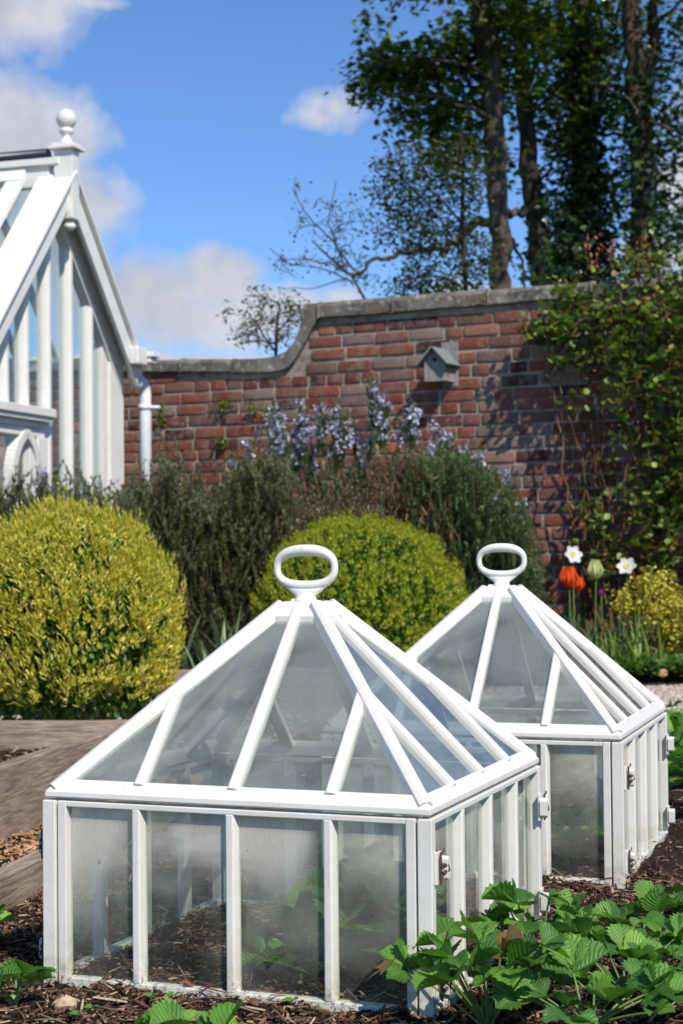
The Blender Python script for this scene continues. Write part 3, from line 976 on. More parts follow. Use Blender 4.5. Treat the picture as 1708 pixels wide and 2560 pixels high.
# a withered maple-like leaf leaning on the glass
def lobed():
    v = [(0, 0, 0)]; f = []
    prof = [(.0, .12), (.25, .45), (.45, .35), (.62, .75), (.85, .5), (1.05, .98), (1.3, .62), (1.57, 1.15), (1.84, .62), (2.09, .98), (2.29, .5), (2.52, .75), (2.69, .35), (2.89, .45), (3.14, .12)]
    for a, r_ in prof: v.append((r_ * math.cos(a), r_ * math.sin(a), .12 * abs(math.cos(a)) * r_ + .06 * math.sin(a * 5)))
    f = [(0, i, i + 1) for i in range(1, len(prof))]
    return np.array(v), np.array(f)


LBV, LBF = lobed()
p = at(985, 2400, 2.27)
v = (eulm(-.5, .3, 2.0) @ (LBV * .045).T).T
o = link(np_mesh('dead_leaf', v, LBF, DEADLEAF), 'withered_leaf'); o.location = p
tag(o, 'withered tan lobed leaf leaning on the front glass beside the strawberries', 'dead leaf')
p = on_z(478, 2466, .012); v = (eulm(.4, .3, .8) @ (LBV * .02).T).T
o = link(np_mesh('dead_leaf', v, LBF, m_plain('russet_leaf', (.3, .09, .05), .6)), 'fallen_leaf'); o.location = p
tag(o, 'curled russet dead leaf lying on the sill of the nearest cloche', 'dead leaf')

# ------------------------------------------------------------------ brick wall
WP = at(1000, 1372, 10.2); WP[2] = 0
wr = -wall_dir                                     # to the right
def wall_t(px, py):
    p = on_plane(px, py, WP, wall_n); return np.dot(p - WP, wr), p[2]


def wall_o(px, py, out):
    return on_plane(px, py, WP + wall_n * out, wall_n)


def wall_p(t, z, out=0.0):
    return WP + wr * t + wall_n * out + np.array([0, 0, z])


top_px = [(-700, 896), (345, 898), (560, 899), (650, 897), (690, 892), (717, 884), (737, 864), (750, 835), (760, 805), (764, 762), (1000, 743), (1250, 723), (1504, 703), (1750, 684), (2400, 632)]
bot_px = [(-700, 930), (345, 931), (560, 931), (660, 930), (700, 927), (723, 922), (746, 893), (762, 864), (780, 832), (800, 797), (1000, 782), (1250, 762), (1504, 740), (1750, 722), (2400, 672)]
TOPC = [wall_t(*q) for q in top_px]; BOTC = [wall_t(*q) for q in bot_px]
TH = .33
wall = empty('brick_wall', WP, 0, 'old red brick garden wall with stone coping that steps up in a curve', 'garden wall')
# mortar body
m = MB()
bt = [(t, z + .01) for t, z in BOTC]
for i in range(len(bt) - 1):
    (t0, z0), (t1, z1) = bt[i], bt[i + 1]
    m.prism([wall_p(t0, -.15), wall_p(t1, -.15), wall_p(t1, z1), wall_p(t0, z0)], -wall_n * TH)
# bricks
bx = []
def botz(t): return float(np.interp(t, [a for a, b in BOTC], [b for a, b in BOTC]))


T_, M_, S_ = [], [], []
ang = math.atan2(wr[1], wr[0])
row = 0; z = -.13
rb = random.Random(3)
while z < 3.0:
    t = BOTC[0][0] + rb.uniform(0, .2)
    hrow = .061 + rb.uniform(-.002, .002)
    jit = rb.uniform(-.003, .003)
    pat = 0
    while t < BOTC[-1][0]:
        ln = .218 if rb.random() < (.8 if row % 3 else .35) else .104
        ln *= rb.uniform(.96, 1.03)
        zz = z + jit + .004 * math.sin(t * 1.7 + row) + rb.uniform(-.0025, .0025)
        cz = zz + hrow / 2
        if zz + hrow < min(botz(t), botz(t + ln)) + .004 and -5.2 < t < 4.2:
            T_.append(wall_p(t + ln / 2, cz, -.004 + rb.uniform(-.002, .004)))
            S_.append((ln, .02, hrow))
            M_.append((ang + rb.gauss(0, .006), rb.gauss(0, .01), rb.gauss(0, .006)))
        t += ln + rb.uniform(.013, .022)
    z += hrow + rb.uniform(.013, .016); row += 1
# bevelled brick template
def bev_box(c=.08):
    v = []
    for z in (-.5, .5):
        for y in (-.5, .5):
            for x in (-.5, .5): v.append((x, y, z))
    # front face inset ring (front = -y)
    v += [(-.5 + .025, -.56, -.5 + c), (.5 - .025, -.56, -.5 + c), (-.5 + .025, -.56, .5 - c), (.5 - .025, -.56, .5 - c)]
    f = [(8, 9, 11, 10), (0, 1, 9, 8), (1, 5, 11, 9), (5, 4, 10, 11), (4, 0, 8, 10), (1, 3, 7, 5), (0, 4, 6, 2), (4, 5, 7, 6), (0, 2, 3, 1)]
    return np.array(v, float), np.array(f)


bv_, bf_ = bev_box()
Mr = np.array(M_)
v, f = scat(bv_, bf_, rots(len(T_), Mr[:, 0], Mr[:, 1], Mr[:, 2]), np.array(T_), np.array(S_))
me = np_mesh('brickwork', v, f, BRICK); link(me, 'brickwork', wall, True)
m.build('mortar', MORTAR, wall, True)
# coping stones
def seg(i0, i1, gap=.006):
    m = MB()
    tt = [TOPC[i] for i in range(i0, i1 + 1)]; bb = [BOTC[i] for i in range(i0, i1 + 1)]
    for i in range(len(tt) - 1):
        t0, t1, b0, b1 = tt[i], tt[i + 1], bb[i], bb[i + 1]
        m.prism([wall_p(b0[0], b0[1], .035), wall_p(b1[0], b1[1], .035), wall_p(t1[0], t1[1] - .012, .035), wall_p(t0[0], t0[1] - .012, .035)], -wall_n * (TH + .07))
        m.prism([wall_p(t0[0], t0[1] - .011, .03), wall_p(t1[0], t1[1] - .011, .03), wall_p(t1[0], t1[1], .015), wall_p(t0[0], t0[1], .015)], -wall_n * (TH + .05))
    m.build('coping_stone', STONE, wall, True)


def seg_lin(pa, pb, ta, tb):
    """one straight coping stone between px pa..pb"""
    def ip(arr, px): return float(np.interp(px, [q[0] for q in arr], [q[1] for q in arr]))
    t0, z0 = wall_t(pa, ip(top_px, pa)); t1, z1 = wall_t(pb, ip(top_px, pb))
    y0 = wall_t(pa, ip(bot_px, pa))[1]; y1 = wall_t(pb, ip(bot_px, pb))[1]
    t0 += .007; t1 -= .007
    dj = random.uniform(-.006, .009)
    m = MB()
    prof0 = [(.035 + dj, 0), (.035 + dj, .7), (.02 + dj, .94), (0, 1.0), (-TH, 1.0), (-TH - .035, .8), (-TH - .035, 0)]
    n = 6; vs = []
    for i in range(n + 1):
        s = i / n; t = t0 + (t1 - t0) * s; zb = y0 + (y1 - y0) * s; zt_ = z0 + (z1 - z0) * s + dj
        for o_, h in prof0: vs.append(wall_p(t, zb + (zt_ - zb) * h + random.uniform(-.0015, .0015), o_ + random.uniform(-.0015, .0015)))
    kk = len(prof0)
    m.add(vs, [(i * kk + q, (i + 1) * kk + q, (i + 1) * kk + (q + 1) % kk, i * kk + (q + 1) % kk) for i in range(n) for q in range(kk)] + [tuple(range(kk))[::-1], tuple(range(n * kk, (n + 1) * kk))])
    m.build('coping_stone', STONE, wall, True, bevel=.006)


cuts = [-700, -300, 60, 345, 455, 590]
for a, b in zip(cuts[:-1], cuts[1:]): seg_lin(a, b, 0, 0)
# curved ramp
m = MB(); fr = []; 
ri = [(590, 899), (640, 898), (675, 895), (700, 889), (720, 880), (737, 862), (750, 835), (758, 808), (763, 780), (764, 762), (800, 759)]
rbm = [(590, 931), (640, 931), (680, 930), (708, 927), (728, 918), (746, 896), (762, 868), (774, 846), (786, 822), (799, 799), (800, 798)]
A = [wall_t(*q) for q in ri]; B = [wall_t(*q) for q in rbm]
for i in range(len(A) - 1):
    m.add([wall_p(*B[i], .035), wall_p(*B[i + 1], .035), wall_p(*A[i + 1], .03), wall_p(*A[i], .03), wall_p(*B[i], -TH - .035), wall_p(*B[i + 1], -TH - .035), wall_p(*A[i + 1], -TH - .03), wall_p(*A[i], -TH - .03)],
          [(0, 1, 2, 3), (7, 6, 5, 4), (3, 2, 6, 7), (1, 0, 4, 5)])
m.add([wall_p(*B[0], .035), wall_p(*A[0], .03), wall_p(*A[0], -TH - .03), wall_p(*B[0], -TH - .035)], [(0, 1, 2, 3)])
m.build('coping_stone', STONE, wall, True)
cuts = [800, 985, 1222, 1480, 1720, 2000, 2400]
for a, b in zip(cuts[:-1], cuts[1:]): seg_lin(a, b, 0, 0)

# wall cress tufts ----------------------------------------------------
ovl = np.array([(0, 0, 0), (.28, .35, .05), (.3, .7, .06), (0, 1, 0), (-.3, .7, .06), (-.28, .35, .05), (0, .5, -.03)], float)
ovf = np.array([(0, 1, 6), (1, 2, 6), (2, 3, 6), (3, 4, 6), (4, 5, 6), (5, 0, 6)])
TUFT = leaf_mat('wall_fern_leaf', [(0, (.09, .15, .02)), (1, (.2, .28, .04))], .5, .35)
for i, (px, py, w_px, h_px, lb) in enumerate([(403, 1045, 20, 52, 'green fern tuft hanging on the brick wall nearest the white downpipe'), (566, 1012, 30, 24, 'bright little fern tuft high on the low brick wall'), (632, 1024, 34, 34, 'fern tuft on the brick wall left of the purple flowers'), (676, 1032, 32, 36, 'darker fern tuft touching the purple rosemary flowers'), (555, 1106, 22, 18, 'tiny lowest fern tuft on the brick wall')]):
    p = on_plane(px, py, WP + wall_n * .01, wall_n); s = p[1] / F
    root = empty('wall_fern', p, 0, lb, 'wall fern', 'small fern tufts growing out of the brick wall')
    n = 60
    T = np.stack([rng.normal(0, w_px * s / 3.2, n), -rng.uniform(.0, .05, n), rng.normal(0, h_px * s / 3.2, n)], 1)
    v, f = scat(ovl, ovf, rots(n, None, rng.uniform(-1.2, 1.2, n), rng.uniform(-1, 1, n)), T, rng.uniform(.016, .03, n))
    link(np_mesh('fronds', v, f, TUFT), 'fronds', root)

# ------------------------------------------------------------------ bird box
p = on_plane(1112, 958, WP + wall_n * .006, wall_n)
yawb = math.atan2(wr[1], wr[0])
bb = empty('bird_box', p, yawb, 'small grey wooden bird box with pitched roof on the brick wall', 'bird box')
# local: x right along wall, -y outward, z up
m = MB(); hw = .068; dep = .145; hE = .12; hA = .192
m.prism([(-hw, 0, 0), (hw, 0, 0), (hw, 0, hE), (0, 0, hA), (-hw, 0, hE)], (0, -dep, 0)); m.build('body', GREYWOOD, bb, bevel=.002)
for s_ in (-1, 1):
    m = MB(); a = np.array([0, 0, hA + .004]); b = np.array([s_ * (hw + .032), 0, hE - .030]); d = b - a; nn_ = np.array([d[2], 0, -d[0]]) * s_ * -1; nn_ = nn_ / np.linalg.norm(nn_) * .011
    if nn_[2] < 0: nn_ = -nn_
    m.prism([a + (0, .0, 0), b, b + nn_, a + nn_], (0, -dep - .045, 0)); m.build('roof_board', LEADROOF, bb, bevel=.002)
m = MB(); m.prism([(-.015, .004, -.02), (.09, .004, -.02), (.09, .004, .245), (-.015, .004, .245)], (0, -.006 - .006, 0)); m.build('backboard', GREYWOOD, bb)
m = MB(); m.tube([(0, -dep + .002, .128), (0, -dep - .0015, .128)], .0135, 16); m.build('entrance_hole_shade', DARK, bb)  # solid black disc standing in for the shade inside the entrance hole

# ------------------------------------------------------------------ greenhouse
YR = 10.35
Rr = at(316, 884, YR)
def try_alpha(al):
    u = np.array([-math.cos(al), -math.sin(al), 0]); n = np.array([math.sin(al), -math.cos(al), 0])   # u: towards near-left along gable; n: outward
    A_ = on_plane(156, 440, Rr, n); L_ = on_plane(0, 742, Rr, n)
    ua = np.dot(A_ - Rr, u); ul = np.dot(L_ - Rr, u)
    return (A_[2] - Rr[2]) / ua - (A_[2] - L_[2]) / (ul - ua), ua, A_[2] - Rr[2], u, n
lo_, hi_ = R(45), R(78)
fl = try_alpha(lo_)[0]
for _ in range(40):
    mid = (lo_ + hi_) / 2; fm = try_alpha(mid)[0]
    if (fm > 0) == (fl > 0): lo_ = mid
    else: hi_ = mid
_, GW, GR, gu, gn = try_alpha((lo_ + hi_) / 2)
print('greenhouse alpha', math.degrees(lo_), 'halfwidth', GW, 'rise', GR, 'eave z', Rr[2])
gyaw = math.atan2(gu[1], gu[0])          # local x = gu ; local y should be -gn? check handedness
# local frame: x=gu, y=cross(z,x); outward gn relative to y:
gy = np.array([-gu[1], gu[0], 0]); sgn = 1 if np.dot(gy, gn) > 0 else -1
gbase = np.array([Rr[0], Rr[1], -.1])
gh = empty('greenhouse', gbase, gyaw, 'white timber greenhouse gable with ball finial at the left edge', 'greenhouse')
EZ = Rr[2] + .1; AZ = EZ + GR; GL = 3.0


def G(u, o_, z): return np.array([u, sgn * o_, z])


def gpx(px, py, o_=0.0):
    p = on_plane(px, py, Rr + gn * o_, gn); return np.dot(p - Rr, gu), p[2] + .1


def rz_at(u): return EZ + GR * (1 - abs(u - GW) / GW)


slope = GR / GW; cs = 1 / math.sqrt(1 + slope * slope)


def gbar(m, u0, u1, o0, o1, z0, z1):
    a = G(u0, o0, z0); b = G(u1, o1, z1)
    m.box(np.minimum(a, b), np.maximum(a, b))


SLV = np.array([1, 0, slope]) * cs          # right slope direction upward (u increasing)
# gable mullions
GO = -.075
mull = [gpx(px, 960, GO)[0] for px in (168, 219, 57, 113, 6)] + [gpx(-46, 960, GO)[0], gpx(-100, 960, GO)[0]]
tr_u, tr_z = gpx(122, 1040, GO + .05)
CU = gpx(310, 1060, GO + .03)[0]
for i, u in enumerate(mull):
    m = MB(); zt_ = rz_at(u) - .1
    zb = 0.0 if u < tr_u else tr_z + .02
    wd = .033
    m.bar(G(u, GO, zb), G(u, GO, zt_), [(-wd, -.035), (wd, -.035), (wd, 0), (wd * .75, .022), (.012, .034), (-.012, .034), (-wd * .75, .022), (-wd, 0)], G(0, 1, 0))
    m.build('mullion', GHPAINT, gh, bevel=.003)
m = MB()
gbar(m, CU, CU + .19, GO - .06, GO + .03, 0, EZ - .02 + slope * max(0, CU)); gbar(m, CU + .19, CU + .27, GO - .05, GO + .015, 0, EZ + .05 + slope * max(0, CU))
m.build('corner_post', GHPAINT, gh, bevel=.004); m = MB(); gbar(m, 2 * GW - .1, 2 * GW + .02, GO - .06, GO + .03, 0, EZ - .02)
m.build('corner_post', GHPAINT, gh, bevel=.004)
# barge boards (outer plane .05)
def slope_board(uf, ut, width, o0, o1, drop=0.0, name='barge_board', mat=GHPAINT, bev=.004):
    """board following the roof line from u=uf (low) to ut (high); width is perpendicular"""
    m = MB(); vw = width / cs
    z0 = rz_at(uf) - drop; z1 = rz_at(ut) - drop
    m.prism([G(uf, o0, z0 - vw), G(ut, o0, z1 - vw), G(ut, o0, z1), G(uf, o0, z0)], G(0, o1 - o0, 0))
    return m.build(name, mat, gh, bevel=bev)


slope_board(-.04, GW, .105, .035, .06, .0); slope_board(2 * GW + .04, GW, .105, .035, .06, .0)
slope_board(-.02, GW, .125, GO - .03, GO + .036, .02, 'inner_rafter'); slope_board(2 * GW, GW, .125, GO - .03, GO + .036, .02, 'inner_rafter')
# verge capping lying on the roof slope
for s_, (uf, ut) in ((1, (-.05, GW)), (-1, (2 * GW + .05, GW))):
    m = MB(); z0, z1 = rz_at(uf), rz_at(ut)
    m.prism([G(uf, -.14, z0), G(ut, -.14, z1), G(ut, -.14, z1 + .03), G(uf, -.14, z0 + .03)], G(0, .23, 0)); m.build('verge_cap', GHPAINT, gh, bevel=.004)
# roof bars and roof glass, both slopes; back gable
m = MB(); 
for k_ in range(1, 11):
    o_ = -.22 - k_ * .27
    for (uf, ut) in ((0, GW), (2 * GW, GW)):
        z0, z1 = rz_at(uf), rz_at(ut)
        m.prism([G(uf, o_, z0 - .05), G(ut, o_, z1 - .05), G(ut, o_, z1 + .012), G(uf, o_, z0 + .012)], G(0, .035, 0))
m.build('roof_bars', GHPAINT, gh)
for (uf, ut) in ((0, GW - .005), (2 * GW, GW + .005)):
    m = MB(); z0, z1 = rz_at(uf), rz_at(ut)
    m.prism([G(uf, -GL, z0 - .02), G(ut, -GL, z1 - .02), G(ut, -GL, z1 - .015), G(uf, -GL, z0 - .015)], G(0, GL - .15, 0)); m.build('roof_glass', CLEAR, gh)
# eaves, side wall mullions
m = MB()
for u in (0.0, 2 * GW):
    gbar(m, u - .03, u + .05, -GL, GO - .061, EZ - .09, EZ - .021)
    gbar(m, u - .02, u + .04, -GL, GO - .061, 0, .55)
    for k_ in range(1, 12): gbar(m, u, u + .035, -k_ * .27, -k_ * .27 + .04, .551, EZ - .091)
m.build('side_frame', GHPAINT, gh)
m = MB()
for u in (.01, 2 * GW): gbar(m, u, u + .004, -GL + .01, -.07, .56, EZ - .1)
m.build('side_glass', CLEAR, gh)
# far gable end
m = MB()
for u in np.linspace(0, 2 * GW, 7):
    gbar(m, u - .02, u + .02, -GL, -GL + .04, 0, max(rz_at(u), EZ) - .03)
for (uf, ut) in ((0, GW), (2 * GW, GW)):
    m.prism([G(uf, -GL - .002, rz_at(uf) - .12), G(ut, -GL - .002, rz_at(ut) - .12), G(ut, -GL - .002, rz_at(ut)), G(uf, -GL - .002, rz_at(uf))], G(0, -.04, 0))
gbar(m, 0, 2 * GW, -GL + .041, -GL + .08, EZ - .1, EZ - .03)
gbar(m, 0, 2 * GW, -1.5, -1.46, EZ - .06, EZ - .01)
m.build('far_gable_frame', GHPAINT, gh)
# gable glass
m = MB(); m.prism([G(.05, GO - .012, 0), G(2 * GW - .05, GO - .012, 0), G(2 * GW - .05, GO - .012, EZ), G(GW, GO - .012, AZ - .05), G(.05, GO - .012, EZ)], G(0, -.004, 0)); m.build('gable_glass', CLEAR, gh)
# ridge: white boards, dark capping, finial post
m = MB(); gbar(m, GW - .03, GW + .03, -GL, -.07, AZ - .06, AZ + .06); gbar(m, GW - .055, GW + .055, -GL, .0, AZ + .061, AZ + .10); m.build('ridge_board', GHPAINT, gh, bevel=.004)
m = MB(); a = [G(GW, -GL, AZ + .13), G(GW, -.085, AZ + .13)]; m.tube(a, .036, 12); gbar(m, GW - .05, GW + .05, -GL, -.085, AZ + .101, AZ + .125); m.build('ridge_cap', NAVY, gh)
m = MB(); gbar(m, GW - .045, GW + .045, -.03, .085, AZ - .255, AZ + .143); m.build('finial_post', GHPAINT, gh, bevel=.005)
m = MB(); gbar(m, GW - .075, GW + .075, -.055, .11, AZ + .144, AZ + .163); gbar(m, GW - .06, GW + .06, -.04, .095, AZ + .164, AZ + .180); m.build('finial_plate', GHPAINT, gh, bevel=.004)
m = MB(); c = G(GW, .027, AZ + .179)
prof = [(.0, 0), (.042, 0), (.04, .012), (.028, .028), (.022, .045), (.026, .055), (.038, .066), (.042, .078), (.036, .088)]
rb_ = .058; zb = .145
prof += [(rb_ * math.cos(a), zb + rb_ * math.sin(a)) for a in np.linspace(-1.0, PI / 2, 14)]
m.lathe(prof, c, 28); m.build('finial_ball', GHPAINT, gh)
m = MB(); c = G(GW, .045, AZ - .256); m.lathe([(0, -.06), (.02, -.057), (.034, -.042), (.034, -.028), (.024, -.014), (.02, 0), (0, 0)], c, 20); m.build('pendant', GHPAINT, gh)
# opening roof light on the near slope
def RS(u_off, o_, up):  # point on the near (left) slope: u_off from ridge along u
    u = GW + u_off; return G(u, o_, rz_at(u)) + np.array([slope, 0, 1]) * cs * up
m = MB()
m.prism([RS(.035, -1.0, .05), RS(.10, -1.0, .05), RS(.10, -1.0, .10), RS(.035, -1.0, .10)], G(0, .82, 0))
for (o0, o1) in ((-.27, -.18), (-.95, -.86)):
    m.prism([RS(.101, o0, .048), RS(.62, o0, .048), RS(.62, o0, .095), RS(.101, o0, .095)], G(0, o1 - o0, 0))
m.build('roof_light', GHPAINT, gh, bevel=.003)
# gutter on the back eave and its end, hopper and downpipe
m = MB(); pts = []
gbar(m, -.16, -.045, -GL, .16, EZ - .02, EZ + .012); gbar(m, -.15, -.055, -GL, .14, EZ - .055, EZ - .021)
m.build('gutter', GHPAINT, gh, bevel=.006)
m = MB(); gbar(m, -.05, .09, .061, .12, EZ - .075, EZ + .03); m.build('eave_block', GHPAINT, gh, bevel=.008)
yp = YR + .22
def gl(p): 
    q = np.array(p) - gbase; return np.array([np.dot(q, gu), np.dot(q, gy), q[2]])
m = MB()
hp = [at(336, 892, yp - .15), at(337, 905, yp - .15), at(337, 940, yp - .15), at(334, 952, yp - .15)]
m.tube([gl(q) for q in hp], [.036, .05, .046, .03], 16); m.build('rain_hopper', GHPAINT, gh)
m = MB()
pp = [at(336, 950, yp - .15), at(343, 962, yp - .1), at(352, 952, yp - .04), at(359, 960, yp), at(363, 985, yp), at(363, 1010, yp), at(366, 1450, yp)]
m.tube([gl(q) for q in pp], [.03, .032, .034, .036, .038, .038, .038], 18)
m.tube([gl(at(363, 1013, yp)), gl(at(363, 1024, yp))], .044, 18)
q = gl(at(372, 1018, yp)); m.tube([q, q + gl(at(400, 1018, yp)) - gl(at(372, 1018, yp))], .011, 10)
m.build('downpipe', PIPEW, gh)
# transom cornice, door frame with gothic arch
m = MB(); uL = 2 * GW - .05
gbar(m, tr_u, uL, GO, GO + .10, tr_z - .012, tr_z + .035); gbar(m, tr_u + .01, uL, GO, GO + .085, tr_z - .04, tr_z - .013); gbar(m, tr_u + .03, uL, GO, GO + .055, tr_z - .075, tr_z - .041)
gbar(m, tr_u + .03, uL, GO - .01, GO + .04, tr_z - .125, tr_z - .076)
m.build('door_transom', GHPAINT, gh, bevel=.004)
m = MB(); gbar(m, tr_u + .01, tr_u + .12, GO - .02, GO + .05, 0, tr_z - .1255); gbar(m, tr_u + .13, tr_u + .19, GO - .015, GO + .035, 0, tr_z - .1255); m.build('door_jamb', GHPAINT, gh, bevel=.004)
m = MB()
ac, az_ = gpx(50, 1082, GO)
hwid = abs(gpx(50, 1150, GO)[0] - gpx(76, 1150, GO)[0])
for s_ in (-1, 1):
    pts = []
    for i in range(12):
        t = i / 11; ang_ = t * R(62)
        rA = hwid * 2.3
        # arc springing from the side, centre on the opposite side
        x = s_ * (rA * math.cos(R(62) - ang_ + 0) - rA * math.cos(R(62)))
        zz = az_ - rA * math.sin(R(62)) + rA * math.sin(R(62) - ang_)
        pts.append(G(ac - x, GO + .02, zz))
    pts.append(pts[-1] + np.array([0, 0, -1.0]))
    for i in range(len(pts) - 1): m.bar(pts[i], pts[i + 1] + (pts[i + 1] - pts[i]) * .04, [(-.024, -.03), (.024, -.03), (.024, .03), (-.024, .03)], G(0, 1, 0))
m.build('door_tracery', GHPAINT, gh)

# ------------------------------------------------------------------ golden box balls
lfv = np.array([(0, 0, 0), (.26, .38, .06), (.24, .75, .07), (0, 1, .0), (-.24, .75, .07), (-.26, .38, .06)], float)
lff = np.array([(0, 1, 2, 3), (0, 3, 4, 5)])


def ball(name, c, rx, ry, rz, nsh, leafs, label, young, old, grp, sh_len=.05):
    root = empty(name, (c[0], c[1], -.06), 0, label, 'shrub', grp)
    c = np.array(c)
    m = MB(); m.tube([(0, 0, -.02), (0.01, 0, .15), (0, .02, .3)], [.03, .025, .02], 8); m.build('stem', DBARK, root)
    # old green foliage all through the outer shell
    def lump(d): return np.array([1 + .075 * mn.fractal(Vector(q * 3.2 + 7), 1, 2, 3) + .025 * mn.noise(Vector(q * 9)) for q in d])
    n = 24000
    d = rng.normal(size=(n, 3)); d /= np.linalg.norm(d, axis=1)[:, None]
    keep = d[:, 2] > -.75; d = d[keep]; n = len(d)
    l_ = lump(d)
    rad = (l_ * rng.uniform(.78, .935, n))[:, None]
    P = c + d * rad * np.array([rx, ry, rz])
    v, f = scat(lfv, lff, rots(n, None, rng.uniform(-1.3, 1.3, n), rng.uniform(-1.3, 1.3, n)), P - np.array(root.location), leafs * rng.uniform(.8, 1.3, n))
    link(np_mesh('foliage', v, f, old), 'foliage', root)
    # inner mass of twigs and leaves keeps the light from passing through
    n2 = 3500; d2 = rng.normal(size=(n2, 3)); d2 /= np.linalg.norm(d2, axis=1)[:, None]
    P = c + d2 * rng.uniform(.5, .78, n2)[:, None] * np.array([rx, ry, rz])
    v, f = scat(lfv, lff, rots(n2, None, rng.uniform(-1.5, 1.5, n2), rng.uniform(-1.5, 1.5, n2)), P - np.array(root.location), np.full(n2, .06))
    link(np_mesh('inner_foliage', v, f, old), 'inner_foliage', root)
    # young shoots: upright, leaves in pairs
    d = rng.normal(size=(nsh * 2, 3)); d /= np.linalg.norm(d, axis=1)[:, None]
    d = d[d[:, 2] > -.55][:nsh]
    # shoots sit in groups, leaving gaps where the old leaves show
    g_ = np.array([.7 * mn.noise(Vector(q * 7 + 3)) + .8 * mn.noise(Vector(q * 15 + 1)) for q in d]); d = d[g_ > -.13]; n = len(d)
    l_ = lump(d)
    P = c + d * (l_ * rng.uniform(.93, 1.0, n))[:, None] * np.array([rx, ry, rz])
    ax = d * .45 + np.array([0, 0, .9]) + rng.normal(0, .16, (n, 3)); ax /= np.linalg.norm(ax, axis=1)[:, None]
    ln = sh_len * rng.uniform(.5, 1.2, n) * np.where(rng.random(n) < .05, 1.6, 1)
    VV, FF = [], []; off = 0
    per = 9
    for k_ in range(per):
        h = (k_ + .5) / per
        yaw = (k_ % 2) * PI / 2 + (k_ * 2.4) + rng.uniform(0, .5, n)
        # build frame with z=ax
        x = np.cross(ax, np.array([.3, .9, .1])); x /= np.linalg.norm(x, axis=1)[:, None]; y = np.cross(ax, x)
        out = x * np.cos(yaw)[:, None] + y * np.sin(yaw)[:, None]
        sd_ = -x * np.sin(yaw)[:, None] + y * np.cos(yaw)[:, None]
        el_ = .75 + .55 * h
        yv = out * math.cos(el_) + ax * math.sin(el_); zv = np.cross(sd_, yv)
        M = np.stack([sd_, yv, zv], 2)
        v, f = scat(lfv, lff, M, P - np.array(root.location) + ax * (ln * h)[:, None], (leafs * (1.1 - .3 * h) * rng.uniform(.8, 1.2, n))[:, None] * np.array([[.72, 1, 1]]))
        VV.append(v); FF.append(f + off); off += len(v)
    link(np_mesh('young_shoots', np.concatenate(VV), np.concatenate(FF), young), 'young_shoots', root)
    return root


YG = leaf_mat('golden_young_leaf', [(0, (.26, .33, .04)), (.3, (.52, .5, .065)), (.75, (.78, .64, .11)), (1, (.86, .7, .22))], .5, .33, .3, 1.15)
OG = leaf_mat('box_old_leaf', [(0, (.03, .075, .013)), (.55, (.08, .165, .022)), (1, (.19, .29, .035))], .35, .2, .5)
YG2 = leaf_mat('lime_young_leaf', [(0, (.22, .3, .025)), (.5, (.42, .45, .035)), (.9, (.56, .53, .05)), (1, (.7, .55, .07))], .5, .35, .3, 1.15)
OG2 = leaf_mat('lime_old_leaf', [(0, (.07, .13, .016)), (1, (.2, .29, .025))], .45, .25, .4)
YB = 6.1
cpt = at(178, 1590, YB)
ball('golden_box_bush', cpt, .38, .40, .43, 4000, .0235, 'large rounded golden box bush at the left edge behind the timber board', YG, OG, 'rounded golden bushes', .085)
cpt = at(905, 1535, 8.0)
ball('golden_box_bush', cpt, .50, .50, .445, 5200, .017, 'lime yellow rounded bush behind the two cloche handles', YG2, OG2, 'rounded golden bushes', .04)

# ------------------------------------------------------------------ rosemary and herbs
NEED = leaf_mat('rosemary_needle', [(0, (.07, .085, .035)), (.5, (.15, .17, .07)), (.85, (.27, .28, .14)), (1, (.3, .22, .13))], .5, .15, .4, 1.1)
NEEDG = leaf_mat('greener_needle', [(0, (.055, .1, .035)), (.5, (.11, .175, .06)), (1, (.21, .28, .11))], .5, .2, .4, 1.1)
TWIG = leaf_mat('dry_twig_needle', [(0, (.15, .07, .04)), (.5, (.26, .16, .09)), (1, (.4, .3, .18))], .7, .1, .2, 1)
LAV = leaf_mat('mauve_flower', [(0, (.38, .37, .56)), (.6, (.52, .5, .7)), (1, (.66, .66, .82))], .6, .3, .2, 1)
needv = np.array([(-.5, 0, 0), (.5, 0, 0), (.35, 1, .0), (-.35, 1, 0)], float); needf = np.array([(0, 1, 2, 3)])


def sprig(L, n, nl, curve=.25, nw=.03):
    """needles around a bending stem; returns verts, faces, centre line function"""
    h = rng.uniform(.08, 1, n); yaw = rng.uniform(0, 2 * PI, n)
    sx_ = curve * L * h ** 2
    M = rots(n, yaw, rng.uniform(.35, 1.05, n))
    T = np.stack([sx_, np.zeros(n), L * h], 1)
    v, f = scat(needv, needf, M, T, np.stack([np.full(n, nw), nl * rng.uniform(.7, 1.2, n) * (1.1 - .5 * h), np.ones(n)], 1))
    return v, f


